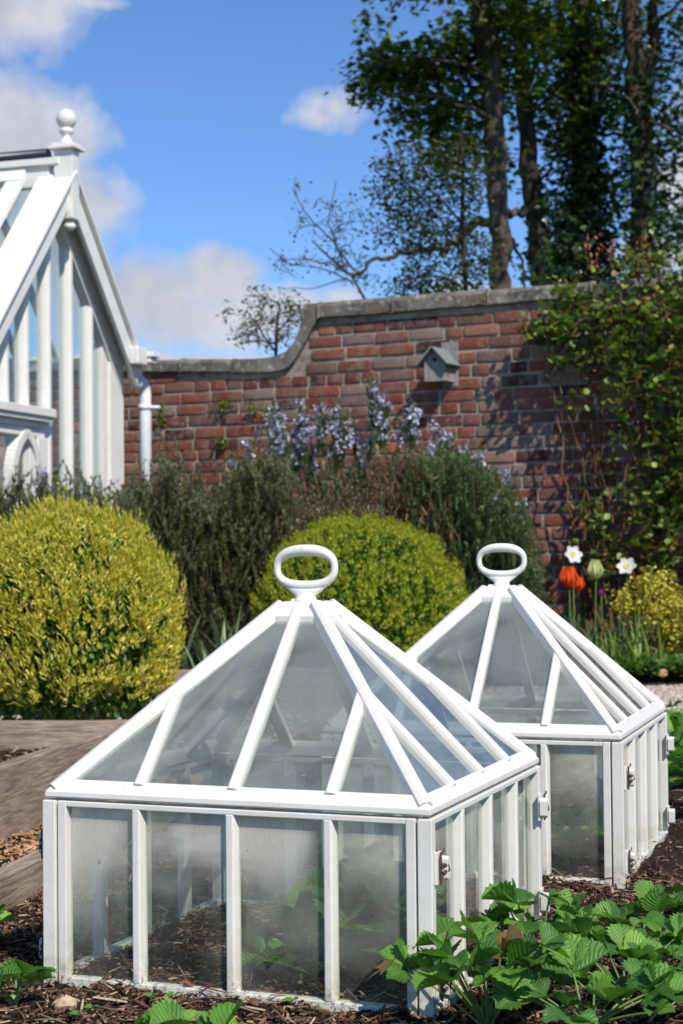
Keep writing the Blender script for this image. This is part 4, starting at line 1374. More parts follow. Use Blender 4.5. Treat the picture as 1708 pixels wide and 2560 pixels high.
def herb(name, boxpx, Y, dY, n, mat, label, cat='shrub', seed=0, L=(.11, .24), flowers=0, fl_box=None, dens=75, nl=.026, base_z=-.02, grp='rosemary bushes along the wall', profile=None, spikes=()):
    """upright sprigs filling the outline given as (x0,x1,top px function)"""
    global rng
    x0, x1 = boxpx
    cx = at((x0 + x1) / 2, 1372, Y)[0]
    root = empty(name, (cx, Y, base_z), 0, label, cat, grp)
    rl = np.array(root.location)
    ml = (L[0] + L[1]) / 2
    tmpl = [sprig(1.0, dens, nl / ml, random.uniform(-.3, .3), .0042 / ml) for _ in range(6)]
    sets = [[] for _ in range(6)]
    stems = MB()
    fl_T = []
    for i in range(n):
        px = random.uniform(x0, x1); y = Y + random.uniform(-dY, dY)
        topz = at(px, profile(px), Y)[2]
        h = random.random() ** .8
        ztip = base_z + (topz - base_z) * (.2 + .8 * h) * random.uniform(.9, 1.02)
        p = at(px, 1372, y)
        Ls = random.uniform(*L)
        lean = np.array([random.gauss(0, .38) + (p[0] - cx) * .25, random.gauss(0, .32) - .08, 1]); lean /= np.linalg.norm(lean)
        basep = np.array([p[0], y, ztip]) - lean * Ls
        sets[i % 6].append((basep - rl, lean, Ls))
        if i % 3 == 0:
            foot = np.array([cx + (p[0] - cx) * .5, Y + (y - Y) * .5, base_z]) - rl
            stems.tube([foot, (foot + basep - rl) / 2 + [random.uniform(-.03, .03), 0, 0.04], basep - rl, basep - rl + lean * Ls * .8], [.008, .005, .003, .0015], 5, caps=False)
        if flowers and fl_box(px, ztip, h) and random.random() < flowers:
            nf = random.randint(14, 34)
            for _ in range(nf):
                t = random.uniform(.25, 1.02)
                fl_T.append(basep - rl + lean * Ls * t + np.array([random.gauss(0, .012), random.gauss(0, .012), 0]))
    for (sx_, sy_, sl_) in spikes:
        y = Y + random.uniform(-dY, dY) * .5; tip = at(sx_, sy_, y); low = at(sx_ + random.uniform(-8, 8), sy_ + sl_, y); d_ = tip - low; Ln = np.linalg.norm(d_); d_ = d_ / Ln
        sets[0].append((low - rl - d_ * .1, d_, Ln + .1)); sets[1].append((low - rl - d_ * .12, d_, Ln + .14))
        q = low
        while True:
            t = random.random() * (1 + .1); c_ = low + d_ * Ln * t
            if len(fl_T) > 100000: break
            for _ in range(int(Ln / .0085)):
                c_ = low + d_ * Ln * random.uniform(.0, .97); a_ = random.uniform(0, 2 * PI); r_ = random.uniform(.012, .032)
                for _k in range(5): fl_T.append(c_ - rl + np.array([math.cos(a_) * r_, math.sin(a_) * r_, 0]) + np.array([random.gauss(0, .007), random.gauss(0, .007), random.gauss(0, .007)]))
            break
    VV, FF = [], []; off = 0
    for (tv, tf), ss in zip(tmpl, sets):
        if not ss: continue
        B = np.array([s[0] for s in ss]); Z = np.array([s[1] for s in ss]); Ls = np.array([s[2] for s in ss])
        x = np.cross(Z, rng.normal(size=(len(ss), 3))); x /= np.linalg.norm(x, axis=1)[:, None]; yv = np.cross(Z, x)
        M = np.stack([x, yv, Z], 2)
        sc_ = np.stack([Ls, Ls, Ls], 1)
        v, f = scat(tv, tf, M, B, sc_); VV.append(v); FF.append(f + off); off += len(v)
    link(np_mesh('foliage', np.concatenate(VV), np.concatenate(FF), mat), 'foliage', root)
    stems.build('stems', DBARK, root)
    if fl_T:
        T = np.array(fl_T); nf = len(T)
        v, f = scat(ovl, ovf, rots(nf, None, rng.uniform(-1.3, 1.3, nf), rng.uniform(-1, 1, nf)), T, rng.uniform(.017, .03, nf))
        link(np_mesh('flowers', v, f, LAV), 'flowers', root)
    return root


def prof(pts, j=22, seed=1):
    xs_ = [a for a, b in pts]; ys_ = [b for a, b in pts]
    return lambda px: float(np.interp(px, xs_, ys_)) + j * mn.noise(Vector((px * .035, seed, 0))) + j * .6 * mn.noise(Vector((px * .13, seed, 0)))


random.seed(11)
herb('rosemary_bush', (-120, 345), 7.7, .28, 1300, NEED, 'dark green rosemary bush in front of the white greenhouse', profile=prof([(-120, 1170), (20, 1180), (70, 1165), (120, 1150), (200, 1165), (260, 1185), (345, 1240)], 40, 3), spikes=[(95, 1180, 40), (120, 1240, 60)])
herb('rosemary_bush', (300, 740), 8.55, .35, 1900, NEED, 'olive green rosemary bush in front of the low brick wall, beside the white downpipe', profile=prof([(290, 1200), (380, 1150), (415, 1080), (450, 1160), (560, 1210), (600, 1105), (700, 1110), (740, 1150)], 50, 5), spikes=[(627, 1105, 40), (582, 1142, 30)])
herb('flowering_rosemary', (670, 1090), 9.35, .2, 620, NEEDG, 'tall rosemary with mauve flower spikes against the brick wall', profile=prof([(660, 1090), (760, 1080), (880, 1120), (925, 1060), (960, 1060), (1000, 1110), (1090, 1120)], 25, 8),
     spikes=[(683, 1012, 90), (700, 1030, 110), (690, 1062, 110), (712, 1080, 100), (752, 1000, 80), (764, 1030, 100), (748, 1050, 90), (798, 1010, 90), (812, 1030, 80), (838, 1012, 100), (850, 1050, 90), (868, 1040, 80), (740, 1110, 90), (780, 1120, 70), (932, 950, 90), (945, 985, 110), (960, 1010, 90), (930, 1040, 80), (1003, 1060, 60), (1030, 1010, 80), (1040, 1030, 70), (1022, 1050, 60), (1090, 1060, 50), (1105, 1080, 60), (1120, 1070, 60), (905, 1110, 60), (890, 1070, 60), (1160, 1110, 50)])
herb('dry_brown_shrub', (900, 1130), 8.9, .18, 620, TWIG, 'reddish brown twiggy shrub between the green rosemaries under the bird box', profile=prof([(900, 1200), (960, 1110), (1060, 1110), (1130, 1190)], 25, 9), grp='shrubs along the wall', dens=70, nl=.016)
herb('rosemary_bush', (1020, 1335), 9.0, .3, 1700, NEEDG, 'green rosemary bush under the shadowed brick wall, left of the climbing rose', profile=prof([(1020, 1150), (1080, 1095), (1180, 1110), (1260, 1190), (1310, 1260), (1335, 1330)], 40, 13), spikes=[(1190, 1130, 40), (1262, 1170, 40), (1310, 1250, 40), (1080, 1110, 50), (1240, 1230, 40)])
herb('dry_brown_shrub', (690, 1000), 8.35, .25, 420, TWIG, 'pale brown twiggy stems mixed in behind the lime yellow bush', profile=prof([(690, 1230), (780, 1180), (880, 1190), (1000, 1250)], 35, 19), grp='shrubs along the wall', dens=50, nl=.014)
herb('rosemary_bush', (400, 960), 8.5, .3, 1100, NEED, 'low dark rosemary growth behind and left of the lime yellow bush', profile=prof([(400, 1350), (500, 1260), (640, 1210), (800, 1220), (960, 1250)], 35, 17), L=(.14, .26))

# ------------------------------------------------------------------ strap-leaved bulbs
BLUEG = leaf_mat('bulb_leaf', [(0, (.06, .12, .055)), (.6, (.1, .19, .08)), (1, (.17, .27, .11))], .4, .25, .4, 1.1)
IRISL = leaf_mat('iris_leaf', [(0, (.1, .17, .025)), (.6, (.18, .28, .04)), (1, (.3, .38, .07))], .4, .3, .4, 1.1)


def straps(x, y, z, n, hgt, wid, mat, lean=.3, seed=0, spread=.03):
    r = random.Random(seed); V, Fc = [], []; b = 0
    for i in range(n):
        a = r.uniform(0, 2 * PI); L = hgt * r.uniform(.6, 1.05); ln = lean * r.uniform(.2, 1.4); w_ = wid * r.uniform(.7, 1.15); tw = r.uniform(-.6, .6)
        bx_, by_ = r.gauss(0, spread), r.gauss(0, spread)
        m_ = 9; vs = []
        for q in range(m_):
            s = q / (m_ - 1); ww = w_ * (.55 + .9 * s - 1.42 * s * s) if s < 1 else w_ * .03
            rr = ln * L * s ** 1.8; zz = L * (s - .35 * ln * s ** 2.6)
            ta = a + PI / 2 + tw * s
            for e in (-1, 0, 1): vs.append((bx_ + rr * math.cos(a) + e * ww / 2 * math.cos(ta) - (e == 0) * .15 * ww * math.cos(a), by_ + rr * math.sin(a) + e * ww / 2 * math.sin(ta) - (e == 0) * .15 * ww * math.sin(a), zz))
        V.append(np.array(vs)); Fc.append(np.array([(3 * q + e, 3 * q + e + 1, 3 * q + e + 4, 3 * q + e + 3) for q in range(m_ - 1) for e in (0, 1)]) + b); b += len(vs)
    return np_mesh('leaves', np.concatenate(V), np.concatenate(Fc), mat, smooth=True)


p = on_z(548, 1660, .0); p = at(548, 1372, 7.75); p[2] = -.03
root = empty('tulip_leaf_clump', p, 0, 'clump of blue green bulb leaves between the two golden bushes', 'bulb plant')
link(straps(0, 0, 0, 18, .46, .046, leaf_mat('pale_bulb_leaf', [(0, (.12, .2, .1)), (1, (.26, .37, .19))], .4, .25, .4, 1.1), .4, 3, .05), 'leaves', root)
BZ = .0


def bulb(name, px, py_top, Y, label, cat, flower, nleaf=4, lh=.24, grp=None, stem_lean=0.0, seed=1, mat=BLUEG, lw=.026):
    tip = at(px, py_top, Y); base = np.array([tip[0] + stem_lean, Y, BZ])
    root = empty(name, base, 0, label, cat, grp)
    m = MB(); t = tip - base; m.tube([(0, 0, 0), t * .5 + [stem_lean * -.15, 0, 0], t], [.004, .0035, .003], 7, caps=False); m.build('stem', STRAWSTEM, root)
    if nleaf: link(straps(0, 0, 0, nleaf, lh, lw, mat, .3, seed, .012), 'leaves', root)
    if flower: flower(root, t)
    return root


def petals(n, L, Wd, open_, cup, mat, z0=0, yaw0=0.0, seg=6):
    V, Fc = [], []; b = 0
    for i in range(n):
        a = yaw0 + 2 * PI * i / n; vs = []
        for q in range(seg + 1):
            s = q / seg; ww = Wd * math.sin(PI * (s * .86 + .07)) ** .8
            th_ = open_ + cup * (s - .5)          # angle from vertical grows/shrinks
            rr = L * s * math.sin(open_) * (1 - cup * s * .6) + L * .18 * math.sin(PI * min(1, s * 1.4)) * (1 if open_ < .9 else .0)
            zz = L * s * math.cos(open_) + z0
            for e in (-1, 0, 1):
                vs.append((rr * math.cos(a) - e * ww / 2 * math.sin(a), rr * math.sin(a) + e * ww / 2 * math.cos(a), zz + abs(e) * .08 * L * (1 if open_ > .9 else 0)))
        V.append(np.array(vs)); Fc.append(np.array([(3 * q + e, 3 * q + e + 1, 3 * q + e + 4, 3 * q + e + 3) for q in range(seg) for e in (0, 1)]) + b); b += len(vs)
    return np.concatenate(V), np.concatenate(Fc)


def m_petal(name, stops):
    return leaf_mat(name, stops, .45, .35, .3, 1.0)


ORANGE = m_petal('orange_petal', [(0, (.8, .1, .02)), (.6, (.85, .17, .03)), (1, (.9, .35, .04))])
CREAM = m_petal('cream_petal', [(0, (.62, .66, .3)), (1, (.72, .72, .42))])
WHITE = m_petal('white_petal', [(0, (.78, .78, .76)), (1, (.82, .82, .8))])
YEL = m_petal('yellow_cup', [(0, (.8, .6, .05)), (1, (.8, .7, .1))])
PURP = m_petal('magenta_petal', [(0, (.3, .03, .2)), (1, (.4, .05, .25))])


def tulip_fl(mat, L, open_):
    def fn(root, t):
        v, f = petals(3, L, L * .62, open_, .5, mat); v2, f2 = petals(3, L * .95, L * .6, open_ * .8, .6, mat, 0, PI / 3)
        V = np.concatenate([v, v2]) + t; Fc = np.concatenate([f, f2 + len(v)])
        link(np_mesh('flower', V, Fc, mat, smooth=True), 'flower', root)
    return fn


def daff_fl(rotx, rotz_, s):
    def fn(root, t):
        A = eulm(rotx, 0, rotz_)
        v, f = petals(6, s, s * .75, 1.35, 0, WHITE)
        link(np_mesh('petals', (A @ v.T).T + t, f, WHITE, smooth=True), 'petals', root)
        m = MB(); m.lathe([(.12 * s, 0), (.22 * s, .12 * s), (.25 * s, .22 * s), (.2 * s, .2 * s), (.1 * s, .05 * s), (0, .05 * s)], (0, 0, 0), 14)
        m.v = [tuple(A @ np.array(q) + t) for q in m.v]; m.build('cup', YEL, root)
    return fn


FY = 9.0
bulb('orange_tulip', 1424, 1470, FY, 'bright orange tulip beside the far cloche handle, largest bloom in the border', 'tulip', tulip_fl(ORANGE, .125, .42), 5, .28, seed=4)
bulb('orange_tulip', 1446, 1478, FY + .18, 'small red orange tulip tucked behind the large orange one', 'tulip', tulip_fl(ORANGE, .09, .5), 3, .24, seed=5)
bulb('cream_tulip', 1490, 1448, FY, 'closed pale cream tulip between the orange tulip and the right white daffodil', 'tulip', tulip_fl(CREAM, .11, .3), 4, .26, seed=6, stem_lean=-.015)
bulb('white_daffodil', 1432, 1388, FY + .05, 'white daffodil above the orange tulip', 'daffodil', daff_fl(1.2, .35, .054), 4, .33, 'white daffodils in the border', seed=7, stem_lean=.01)
bulb('white_daffodil', 1568, 1418, FY, 'white daffodil alone to the right of the cream tulip', 'daffodil', daff_fl(1.0, -.4, .056), 4, .33, 'white daffodils in the border', seed=8, stem_lean=.01)
bulb('purple_tulip', 1504, 1490, FY + .1, 'small magenta bud below the cream tulip', 'tulip', tulip_fl(PURP, .04, .2), 3, .24, seed=9)
for i, (px, Y, n, h_, mt, lb) in enumerate([
        (1440, 8.85, 22, .36, BLUEG, 'dense clump of bulb leaves under the orange tulip'), (1500, 8.8, 20, .36, BLUEG, 'bulb leaf clump under the cream tulip'), (1560, 8.75, 16, .34, BLUEG, 'bulb leaf clump below the right white daffodil'),
        (1588, 8.45, 24, .36, IRISL, 'light green iris leaf fan beside the gravel path'), (1500, 8.5, 12, .24, IRISL, 'short light green iris leaves just above the far cloche roof'), (1400, 8.6, 12, .26, BLUEG, 'blue green bulb leaves half hidden by the far cloche roof')]):
    p = at(px, 1372, Y); root = empty('bulb_leaf_clump', (p[0], Y, -.0), 0, lb, 'bulb plant', 'clumps of strap leaves in the border')
    link(straps(0, 0, 0, n, h_, .022, mt, .42, 60 + i, .06), 'leaves', root)

# euphorbia
EUY = leaf_mat('euphorbia_bract', [(0, (.5, .46, .05)), (1, (.78, .66, .1))], .5, .3, .3, 1)
EUG = leaf_mat('euphorbia_leaf', [(0, (.12, .15, .04)), (.6, (.25, .23, .09)), (1, (.36, .3, .14))], .5, .25, .3, 1)


def euphorbia(px, Y, spikes, label, seed):
    r = random.Random(seed)
    p = at(px, 1372, Y); root = empty('euphorbia', (p[0], Y, 0), 0, label, 'flowering plant', 'yellow euphorbia plants')
    rl = np.array(root.location); st = MB(); fT = []; lT = []; lM = []
    for (sx_, sy_, hpx) in spikes:
        y = Y + r.uniform(-.12, .12)
        tip = at(sx_, sy_, y) - rl; low = at(sx_, sy_ + hpx, y) - rl
        foot = np.array([low[0] * .6, (y - Y) * .5, 0])
        st.tube([foot, low, tip], [.005, .004, .003], 6, caps=False)
        for _ in range(int(hpx * 2.6)):
            s = r.random(); q = low + (tip - low) * s; fT.append(q + np.array([r.gauss(0, .028), r.gauss(0, .028), r.gauss(0, .01)]))
        for _ in range(70):
            s = r.random(); q = foot + (low - foot) * s; lT.append(q + np.array([r.gauss(0, .025), r.gauss(0, .025), 0]))
    st.build('stems', STRAWSTEM, root)
    T = np.array(fT); n = len(T); v, f = scat(ovl, ovf, rots(n, None, rng.uniform(-1, 1, n), rng.uniform(-1, 1, n)), T, rng.uniform(.014, .024, n)); link(np_mesh('flower_heads', v, f, EUY), 'flower_heads', root)
    T = np.array(lT); n = len(T); v, f = scat(lfv, lff, rots(n, None, rng.uniform(-.4, .9, n)), T, np.stack([np.full(n, .03), rng.uniform(.05, .08, n), np.full(n, .03)], 1)); link(np_mesh('leaves', v, f, EUG), 'leaves', root)


euphorbia(1580, 8.9, [(1555, 1472, 60), (1572, 1500, 70), (1628, 1418, 75), (1600, 1445, 80), (1618, 1500, 60)], 'yellow flowering euphorbia beside the right white daffodil', 1)
euphorbia(1680, 8.8, [(1662, 1425, 95), (1680, 1470, 90), (1700, 1480, 100), (1652, 1520, 70), (1720, 1500, 90), (1690, 1560, 70), (1745, 1450, 90)], 'yellow flowering euphorbia at the right frame edge', 2)

# low green weeds near gravel
WEED = leaf_mat('weed_leaf', [(0, (.05, .11, .02)), (1, (.14, .25, .05))], .5, .3, .4)
n = 2600; x = rng.uniform(.9, 2.1, n); y = rng.uniform(8.35, 8.75, n)
keep = np.array([mn.noise(Vector((a * 5, b * 5, 2))) > -.05 for a, b in zip(x, y)]); x, y = x[keep], y[keep]; n = len(x)
v, f = scat(lfv, lff, rots(n, None, rng.uniform(-.2, 1.2, n)), np.stack([x, y, rng.uniform(0, .07, n)], 1), rng.uniform(.03, .06, n))
tag(link(np_mesh('ground_cover', v, f, WEED), 'ground_cover'), 'low green leafy weeds along the gravel edge', None, None, 'stuff')

# ------------------------------------------------------------------ climbing rose on the wall
ROSE = leaf_mat('rose_leaf', [(0, (.04, .085, .018)), (.4, (.1, .18, .025)), (.8, (.21, .3, .04)), (.93, (.26, .3, .045)), (1, (.35, .1, .03))], .45, .28, .5, 1.2)
REDSH = leaf_mat('red_young_shoot', [(0, (.3, .06, .03)), (1, (.45, .16, .06))], .4, .3, .4, 1)
rose = empty('climbing_rose', wall_p(1.55, 0, .12), 0, 'leafy climbing rose covering the right end of the brick wall', 'climbing plant')
rl = np.array(rose.location)
random.seed(5)
canes = MB(); tips = []
# outline of the plant in wall coordinates: density by position
OUT = [(640, 1560), (690, 1480), (730, 1440), (770, 1370), (830, 1370), (900, 1400), (1000, 1405), (1100, 1410), (1200, 1410), (1300, 1440), (1400, 1480)]


def left_edge(py): return float(np.interp(py, [a for a, b in OUT], [b for a, b in OUT]))


leafT, leafN, redT = [], [], []


def spray(p, dirv, nl, size=.034):
    """a short side shoot with leaflets"""
    L = random.uniform(.08, .2)
    d = np.array(dirv) + np.random.default_rng(random.randint(0, 1 << 30)).normal(0, .35, 3); d /= np.linalg.norm(d)
    canes.tube([p - rl, p - rl + d * L * .5 + [0, 0, .01], p - rl + d * L], [.0025, .002, .001], 4, caps=False)
    for i in range(nl):
        s = (i + 1) / nl
        leafT.append((p + d * L * s + np.array([random.gauss(0, .014), random.gauss(0, .014), random.gauss(0, .012)]), size * random.uniform(.6, 1.25)))


for ci in range(26):
    px0 = 1500 + random.uniform(-60, 300); py = 1430
    z0 = 0.0
    t0, _ = wall_t(px0, 1372); t = t0; z = 0; o_ = .06; pts = []
    topz = random.uniform(1.4, 2.62)
    drift = random.gauss(0, .004)
    while z < topz:
        pts.append(wall_p(t, z, o_) - rl)
        z += .09; t += drift + random.gauss(0, .018) - (.012 if z > 1.2 else 0); o_ = min(.22, max(.03, o_ + random.gauss(.003, .015)))
    canes.tube(pts, [.008 * (1 - .75 * i / len(pts)) + .001 for i in range(len(pts))], 6, caps=False)
nspr = 0
while nspr < 720:
    py = random.uniform(655, 1440); px = random.uniform(1330, 1840)
    le = left_edge(py)
    if px < le + random.gauss(0, 14): continue
    if py < 750 and (px < 1530 or random.random() < .3): continue
    if py < 800 and px < 1440: continue
    t, z = wall_t(px, py)
    g_ = mn.noise(Vector((t * 3.2, z * 3.2, 4))) + .5 * mn.noise(Vector((t * 8, z * 8, 1)))
    thr = -.05 + (.35 if (px < 1560 and 900 < py < 1230) else 0) - (.35 if py < 900 else 0) - (.4 if px > 1580 else 0) + (.15 if py > 1250 else 0)
    if g_ < thr and random.random() < .93: continue
    if z > 2.35 and random.random() < .55 and px < 1480: continue
    o_ = random.uniform(.03, .26) if py < 1000 else random.uniform(.03, .2)
    spray(wall_o(px, py, o_), wall_n * .5 + np.array([random.gauss(0, .5), 0, random.gauss(.1, .5)]), random.randint(4, 7), .035)
    nspr += 1
# the overhanging top-left arm reaching out over the sunlit brick
for i in range(70):
    s = random.random(); px = 1345 + 110 * s + random.gauss(0, 8); py = 860 - 90 * s + random.gauss(0, 22)
    spray(wall_o(px, py, random.uniform(.05, .2)), np.array([-.4, -.3, .2]), 5, .036)
for i in range(20):
    px = random.uniform(1560, 1800); py = random.uniform(645, 720)
    t, z = wall_t(px, py); spray(wall_p(t, z, random.uniform(-.2, .2)), np.array([0, -.2, .9]), 5, .034)
canes.build('canes', m_bark('rose_cane', (.09, .05, .025), (.24, .14, .07)), rose)
T = np.array([a for a, b in leafT]) - rl; S = np.array([b for a, b in leafT]); n = len(T)
# leaves turn their faces up and outward
v, f = scat(ovl * [1.25, 1, 1], ovf, rots(n, rng.uniform(0, 2 * PI, n), rng.uniform(-.2, 1.1, n), rng.normal(0, .5, n)), T, S * 1.25)
link(np_mesh('foliage', v, f, ROSE), 'foliage', rose)
rt = []
for i in range(12):
    px = random.choice((1540, 1610, 1520, 1625, 1480)) + random.gauss(0, 12); py = random.uniform(640, 700)
    t, z = wall_t(px, py); p = wall_p(t, z, random.uniform(-.1, .2))
    for q in range(6): rt.append(p + np.array([random.gauss(0, .01), random.gauss(0, .02), q * .018]))
T = np.array(rt) - rl; n = len(T)
v, f = scat(ovl, ovf, rots(n, None, rng.uniform(.6, 1.5, n)), T, rng.uniform(.018, .035, n)); link(np_mesh('red_shoots', v, f, REDSH), 'red_shoots', rose)

# ------------------------------------------------------------------ trees beyond the wall
MAP = leaf_mat('maple_leaf', [(0, (.03, .065, .01)), (.55, (.08, .135, .015)), (.87, (.18, .25, .022)), (1, (.3, .33, .035))], .5, .35, .35, 1.25)
IVY = leaf_mat('ivy_leaf', [(0, (.015, .035, .01)), (.7, (.035, .07, .015)), (1, (.09, .14, .03))], .3, .1, .5, 1.1)
SMALL = leaf_mat('small_leaf', [(0, (.03, .055, .018)), (.7, (.07, .11, .025)), (1, (.2, .17, .08))], .5, .25, .3, 1.1)
ivv = np.array([(0, 0, 0), (.4, .05, .05), (.55, .4, .08), (.2, .5, .02), (0, 1, 0), (-.2, .5, .02), (-.55, .4, .08), (-.4, .05, .05)], float)
ivf = np.array([(0, 1, 2, 3), (0, 3, 4, 5), (0, 5, 6, 7)])
mpv = LBV.copy(); mpf = LBF


def tree(name, label, D, trunk, limbs, clumps, leaf, lsize, bark, leafm, cat='tree', grp='trees behind the wall', ivy=None, seed=0, twig=.003, lpc=9, dense=1.0):
    """trunk: [(px,py,width_px)], limbs: lists of the same with depth offsets; clumps: (px,py,rx_px,ry_px,depth offset,depth radius,n clusters)"""
    r = random.Random(seed); g = np.random.default_rng(seed)
    s = D / F
    b = at(trunk[0][0], trunk[0][1], D)
    root = empty(name, (b[0], D, -.1), 0, label, cat, grp); rl = np.array(root.location)
    m = MB()
    pts = [np.array([b[0], D, -.1])] + [at(x, y, D) for x, y, w_ in trunk]
    rad = [trunk[0][2] * s / 2 * 1.15] + [w_ * s / 2 for x, y, w_ in trunk]
    # subdivide and wobble
    P2, R2 = [], []
    for i in range(len(pts) - 1):
        for q in range(5):
            t = q / 5; P2.append(pts[i] * (1 - t) + pts[i + 1] * t + (g.normal(0, rad[i] * .12, 3) * [1, 1, 0])); R2.append((rad[i] * (1 - t) + rad[i + 1] * t) * r.uniform(.93, 1.08))
    P2.append(pts[-1]); R2.append(rad[-1])
    m.tube([p - rl for p in P2], R2, 12); m.build('trunk', bark, root)
    m = MB(); nodes = list(P2)
    for lb in limbs:
        LP = [at(x, y, D + dd_) for x, y, w_, dd_ in lb]; LR = [w_ * s / 2 for x, y, w_, dd_ in lb]
        Q, QR = [], []
        for i in range(len(LP) - 1):
            for q in range(4):
                t = q / 4; Q.append(LP[i] * (1 - t) + LP[i + 1] * t + g.normal(0, LR[i] * .35 + .004, 3)); QR.append(LR[i] * (1 - t) + LR[i + 1] * t)
        Q.append(LP[-1]); QR.append(LR[-1]); m.tube([p - rl for p in Q], QR, 7); nodes += Q
    nodes = np.array(nodes)
    leafP = []
    for (px, py, rx, ry, dd_, dr, nc) in clumps:
        c = at(px, py, D + dd_ + (.75 if py > 0 and lsize > .05 else 0)); nc = int(nc * dense)
        cl = []
        for _ in range(nc):
            while True:
                q = g.uniform(-1, 1, 3)
                if q @ q < 1: break
            cl.append(c + q * np.array([rx * s, dr, ry * s]))
        cl = np.array(cl)
        # one bough feeds each group of clusters
        hub = c + g.normal(0, .1, 3) * np.array([rx * s, dr, ry * s])
        k0 = nodes[np.argmin(((nodes - hub) ** 2).sum(1))]
        mid = (k0 + hub) / 2 + np.array([0, 0, .08 * np.linalg.norm(hub - k0)])
        rr_ = max(twig * 2, .02 * np.linalg.norm(hub - k0))
        m.tube([k0 - rl, mid - rl, hub - rl], [rr_, rr_ * .8, rr_ * .55], 6, caps=False)
        allp = np.concatenate([[hub, mid], cl[:0]])
        done = [hub, mid]
        for q in sorted(cl.tolist(), key=lambda q: np.linalg.norm(np.array(q) - hub)):
            q = np.array(q); dn = np.array(done); near = dn[np.argmin(((dn - q) ** 2).sum(1))]
            md = (near + q) / 2 + g.normal(0, .12, 3) * np.linalg.norm(q - near)
            m.tube([near - rl, md - rl, q - rl], [twig * 1.3, twig, twig * .6], 4, caps=False); done.append(q)
            nl = r.randint(max(1, lpc // 2), lpc)
            leafP.append(q + g.normal(0, 1, (nl, 3)) * lsize * 1.25)
    m.build('branches', bark, root)
    if leafP:
        T = np.concatenate(leafP) - rl; n = len(T)
        tv, tf = leaf
        v, f = scat(tv, tf, rots(n, None, g.uniform(-.9, .5, n), g.normal(0, .5, n)), T, lsize * g.uniform(.6, 1.25, n))
        link(np_mesh('crown', v, f, leafm), 'crown', root)
    if ivy:
        V = []
        for (px, py, rx, ry, n, rad_) in ivy:
            V.append(at(px, py, D) + g.normal(0, 1, (n, 3)) * np.array([rx * s, rad_, ry * s]) * .5 + np.array([0, -.08, 0]))
        T = np.concatenate(V) - rl; n = len(T)
        v, f = scat(ivv, ivf, rots(n, None, g.uniform(-1.8, -.3, n), g.normal(0, .5, n)), T, g.uniform(.05, .1, n))
        link(np_mesh('ivy', v, f, IVY), 'ivy', root)
    return root


ML = (mpv, mpf)
tree('maple_tree', 'straight maple trunk leftmost of the tall trees, bare above the coping', 15.5,
     [(1255, 760, 54), (1250, 620, 52), (1243, 480, 52), (1238, 330, 54), (1225, 160, 58), (1205, 0, 60), (1180, -250, 50), (1170, -600, 30)],
     [[(1235, 545, 26, 0), (1190, 555, 24, -.2), (1150, 590, 21, -.3), (1120, 618, 18, -.4), (1050, 625, 14, -.5), (990, 635, 12, -.6), (925, 652, 10, -.7), (905, 680, 8, -.7), (880, 690, 6, -.7), (830, 660, 4, -.8), (760, 645, 3, -.8), (690, 650, 2, -.9)],
      [(1240, 300, 14, 0), (1180, 270, 12, -.3), (1100, 240, 9, -.5), (1000, 230, 6, -.7), (950, 250, 4, -.8)],
      [(1238, 200, 14, 0), (1150, 160, 10, -.4), (1050, 140, 7, -.6), (960, 150, 4, -.7), (925, 90, 3, -.8), (915, 60, 2, -.8)],
      [(1210, 40, 14, 0), (1140, -40, 10, -.4), (1000, -120, 8, -.8), (850, -160, 6, -1)],
      [(1255, 530, 22, 0), (1300, 528, 20, .2), (1330, 520, 18, .4)],
      [(1250, 560, 12, .1), (1280, 600, 10, .2), (1305, 650, 8, .2), (1312, 720, 7, .2)]],
     [(1010, 165, 110, 42, -.6, .5, 62), (1120, 150, 90, 55, -.4, .6, 52), (940, 215, 60, 45, -.7, .4, 22), (1060, 270, 110, 55, -.5, .6, 44), (1160, 330, 70, 80, -.3, .6, 40), (1180, 90, 70, 70, -.3, .6, 30),
      (900, 205, 22, 14, -.8, .2, 4), (918, 62, 16, 30, -.8, .15, 5), (1110, 380, 60, 50, -.4, .5, 20), (1230, 180, 60, 120, -.6, .4, 40), (1300, 120, 90, 110, -.4, .8, 55), (1250, 40, 120, 60, -.4, .8, 44),
      (1100, -130, 230, 100, -1.2, 1.2, 90), (1400, -250, 350, 180, -1.6, 1.4, 210), (1250, 400, 60, 60, -.4, .4, 14)],  # crown carried on above the frame, unseen, put there to shade the trunks
     ML, .074, BARK, MAP, dense=1.3, lpc=12, seed=1)
tree('maple_tree', 'second tall trunk from the left, dark and close to the ivy clad one', 17,
     [(1362, 760, 56), (1345, 600, 50), (1328, 450, 48), (1318, 330, 46), (1308, 200, 40), (1300, 0, 36), (1300, -300, 24)],
     [[(1330, 470, 10, 0), (1375, 420, 8, -.2), (1400, 360, 6, -.3)], [(1310, 230, 14, 0), (1360, 120, 10, 0), (1420, 0, 8, 0)], [(1320, 290, 9, -.1), (1420, 200, 9, -.4), (1540, 215, 7, -.6), (1640, 250, 5, -.8)]],
     [(1340, 260, 80, 70, -.4, .7, 44), (1420, 130, 90, 100, -.5, .8, 56), (1400, 340, 60, 80, -.3, .6, 34), (1370, 20, 140, 80, -.4, 1.0, 56), (1480, 230, 90, 80, -.6, .6, 40), (1500, -200, 300, 160, -1.2, 1.4, 120)],  # clump above the frame is unseen crown, placed for its shade
     ML, .074, DBARK, MAP, dense=0.95, lpc=12, seed=2, ivy=[(1400, 660, 90, 120, 700, .3), (1350, 520, 24, 70, 120, .2)])
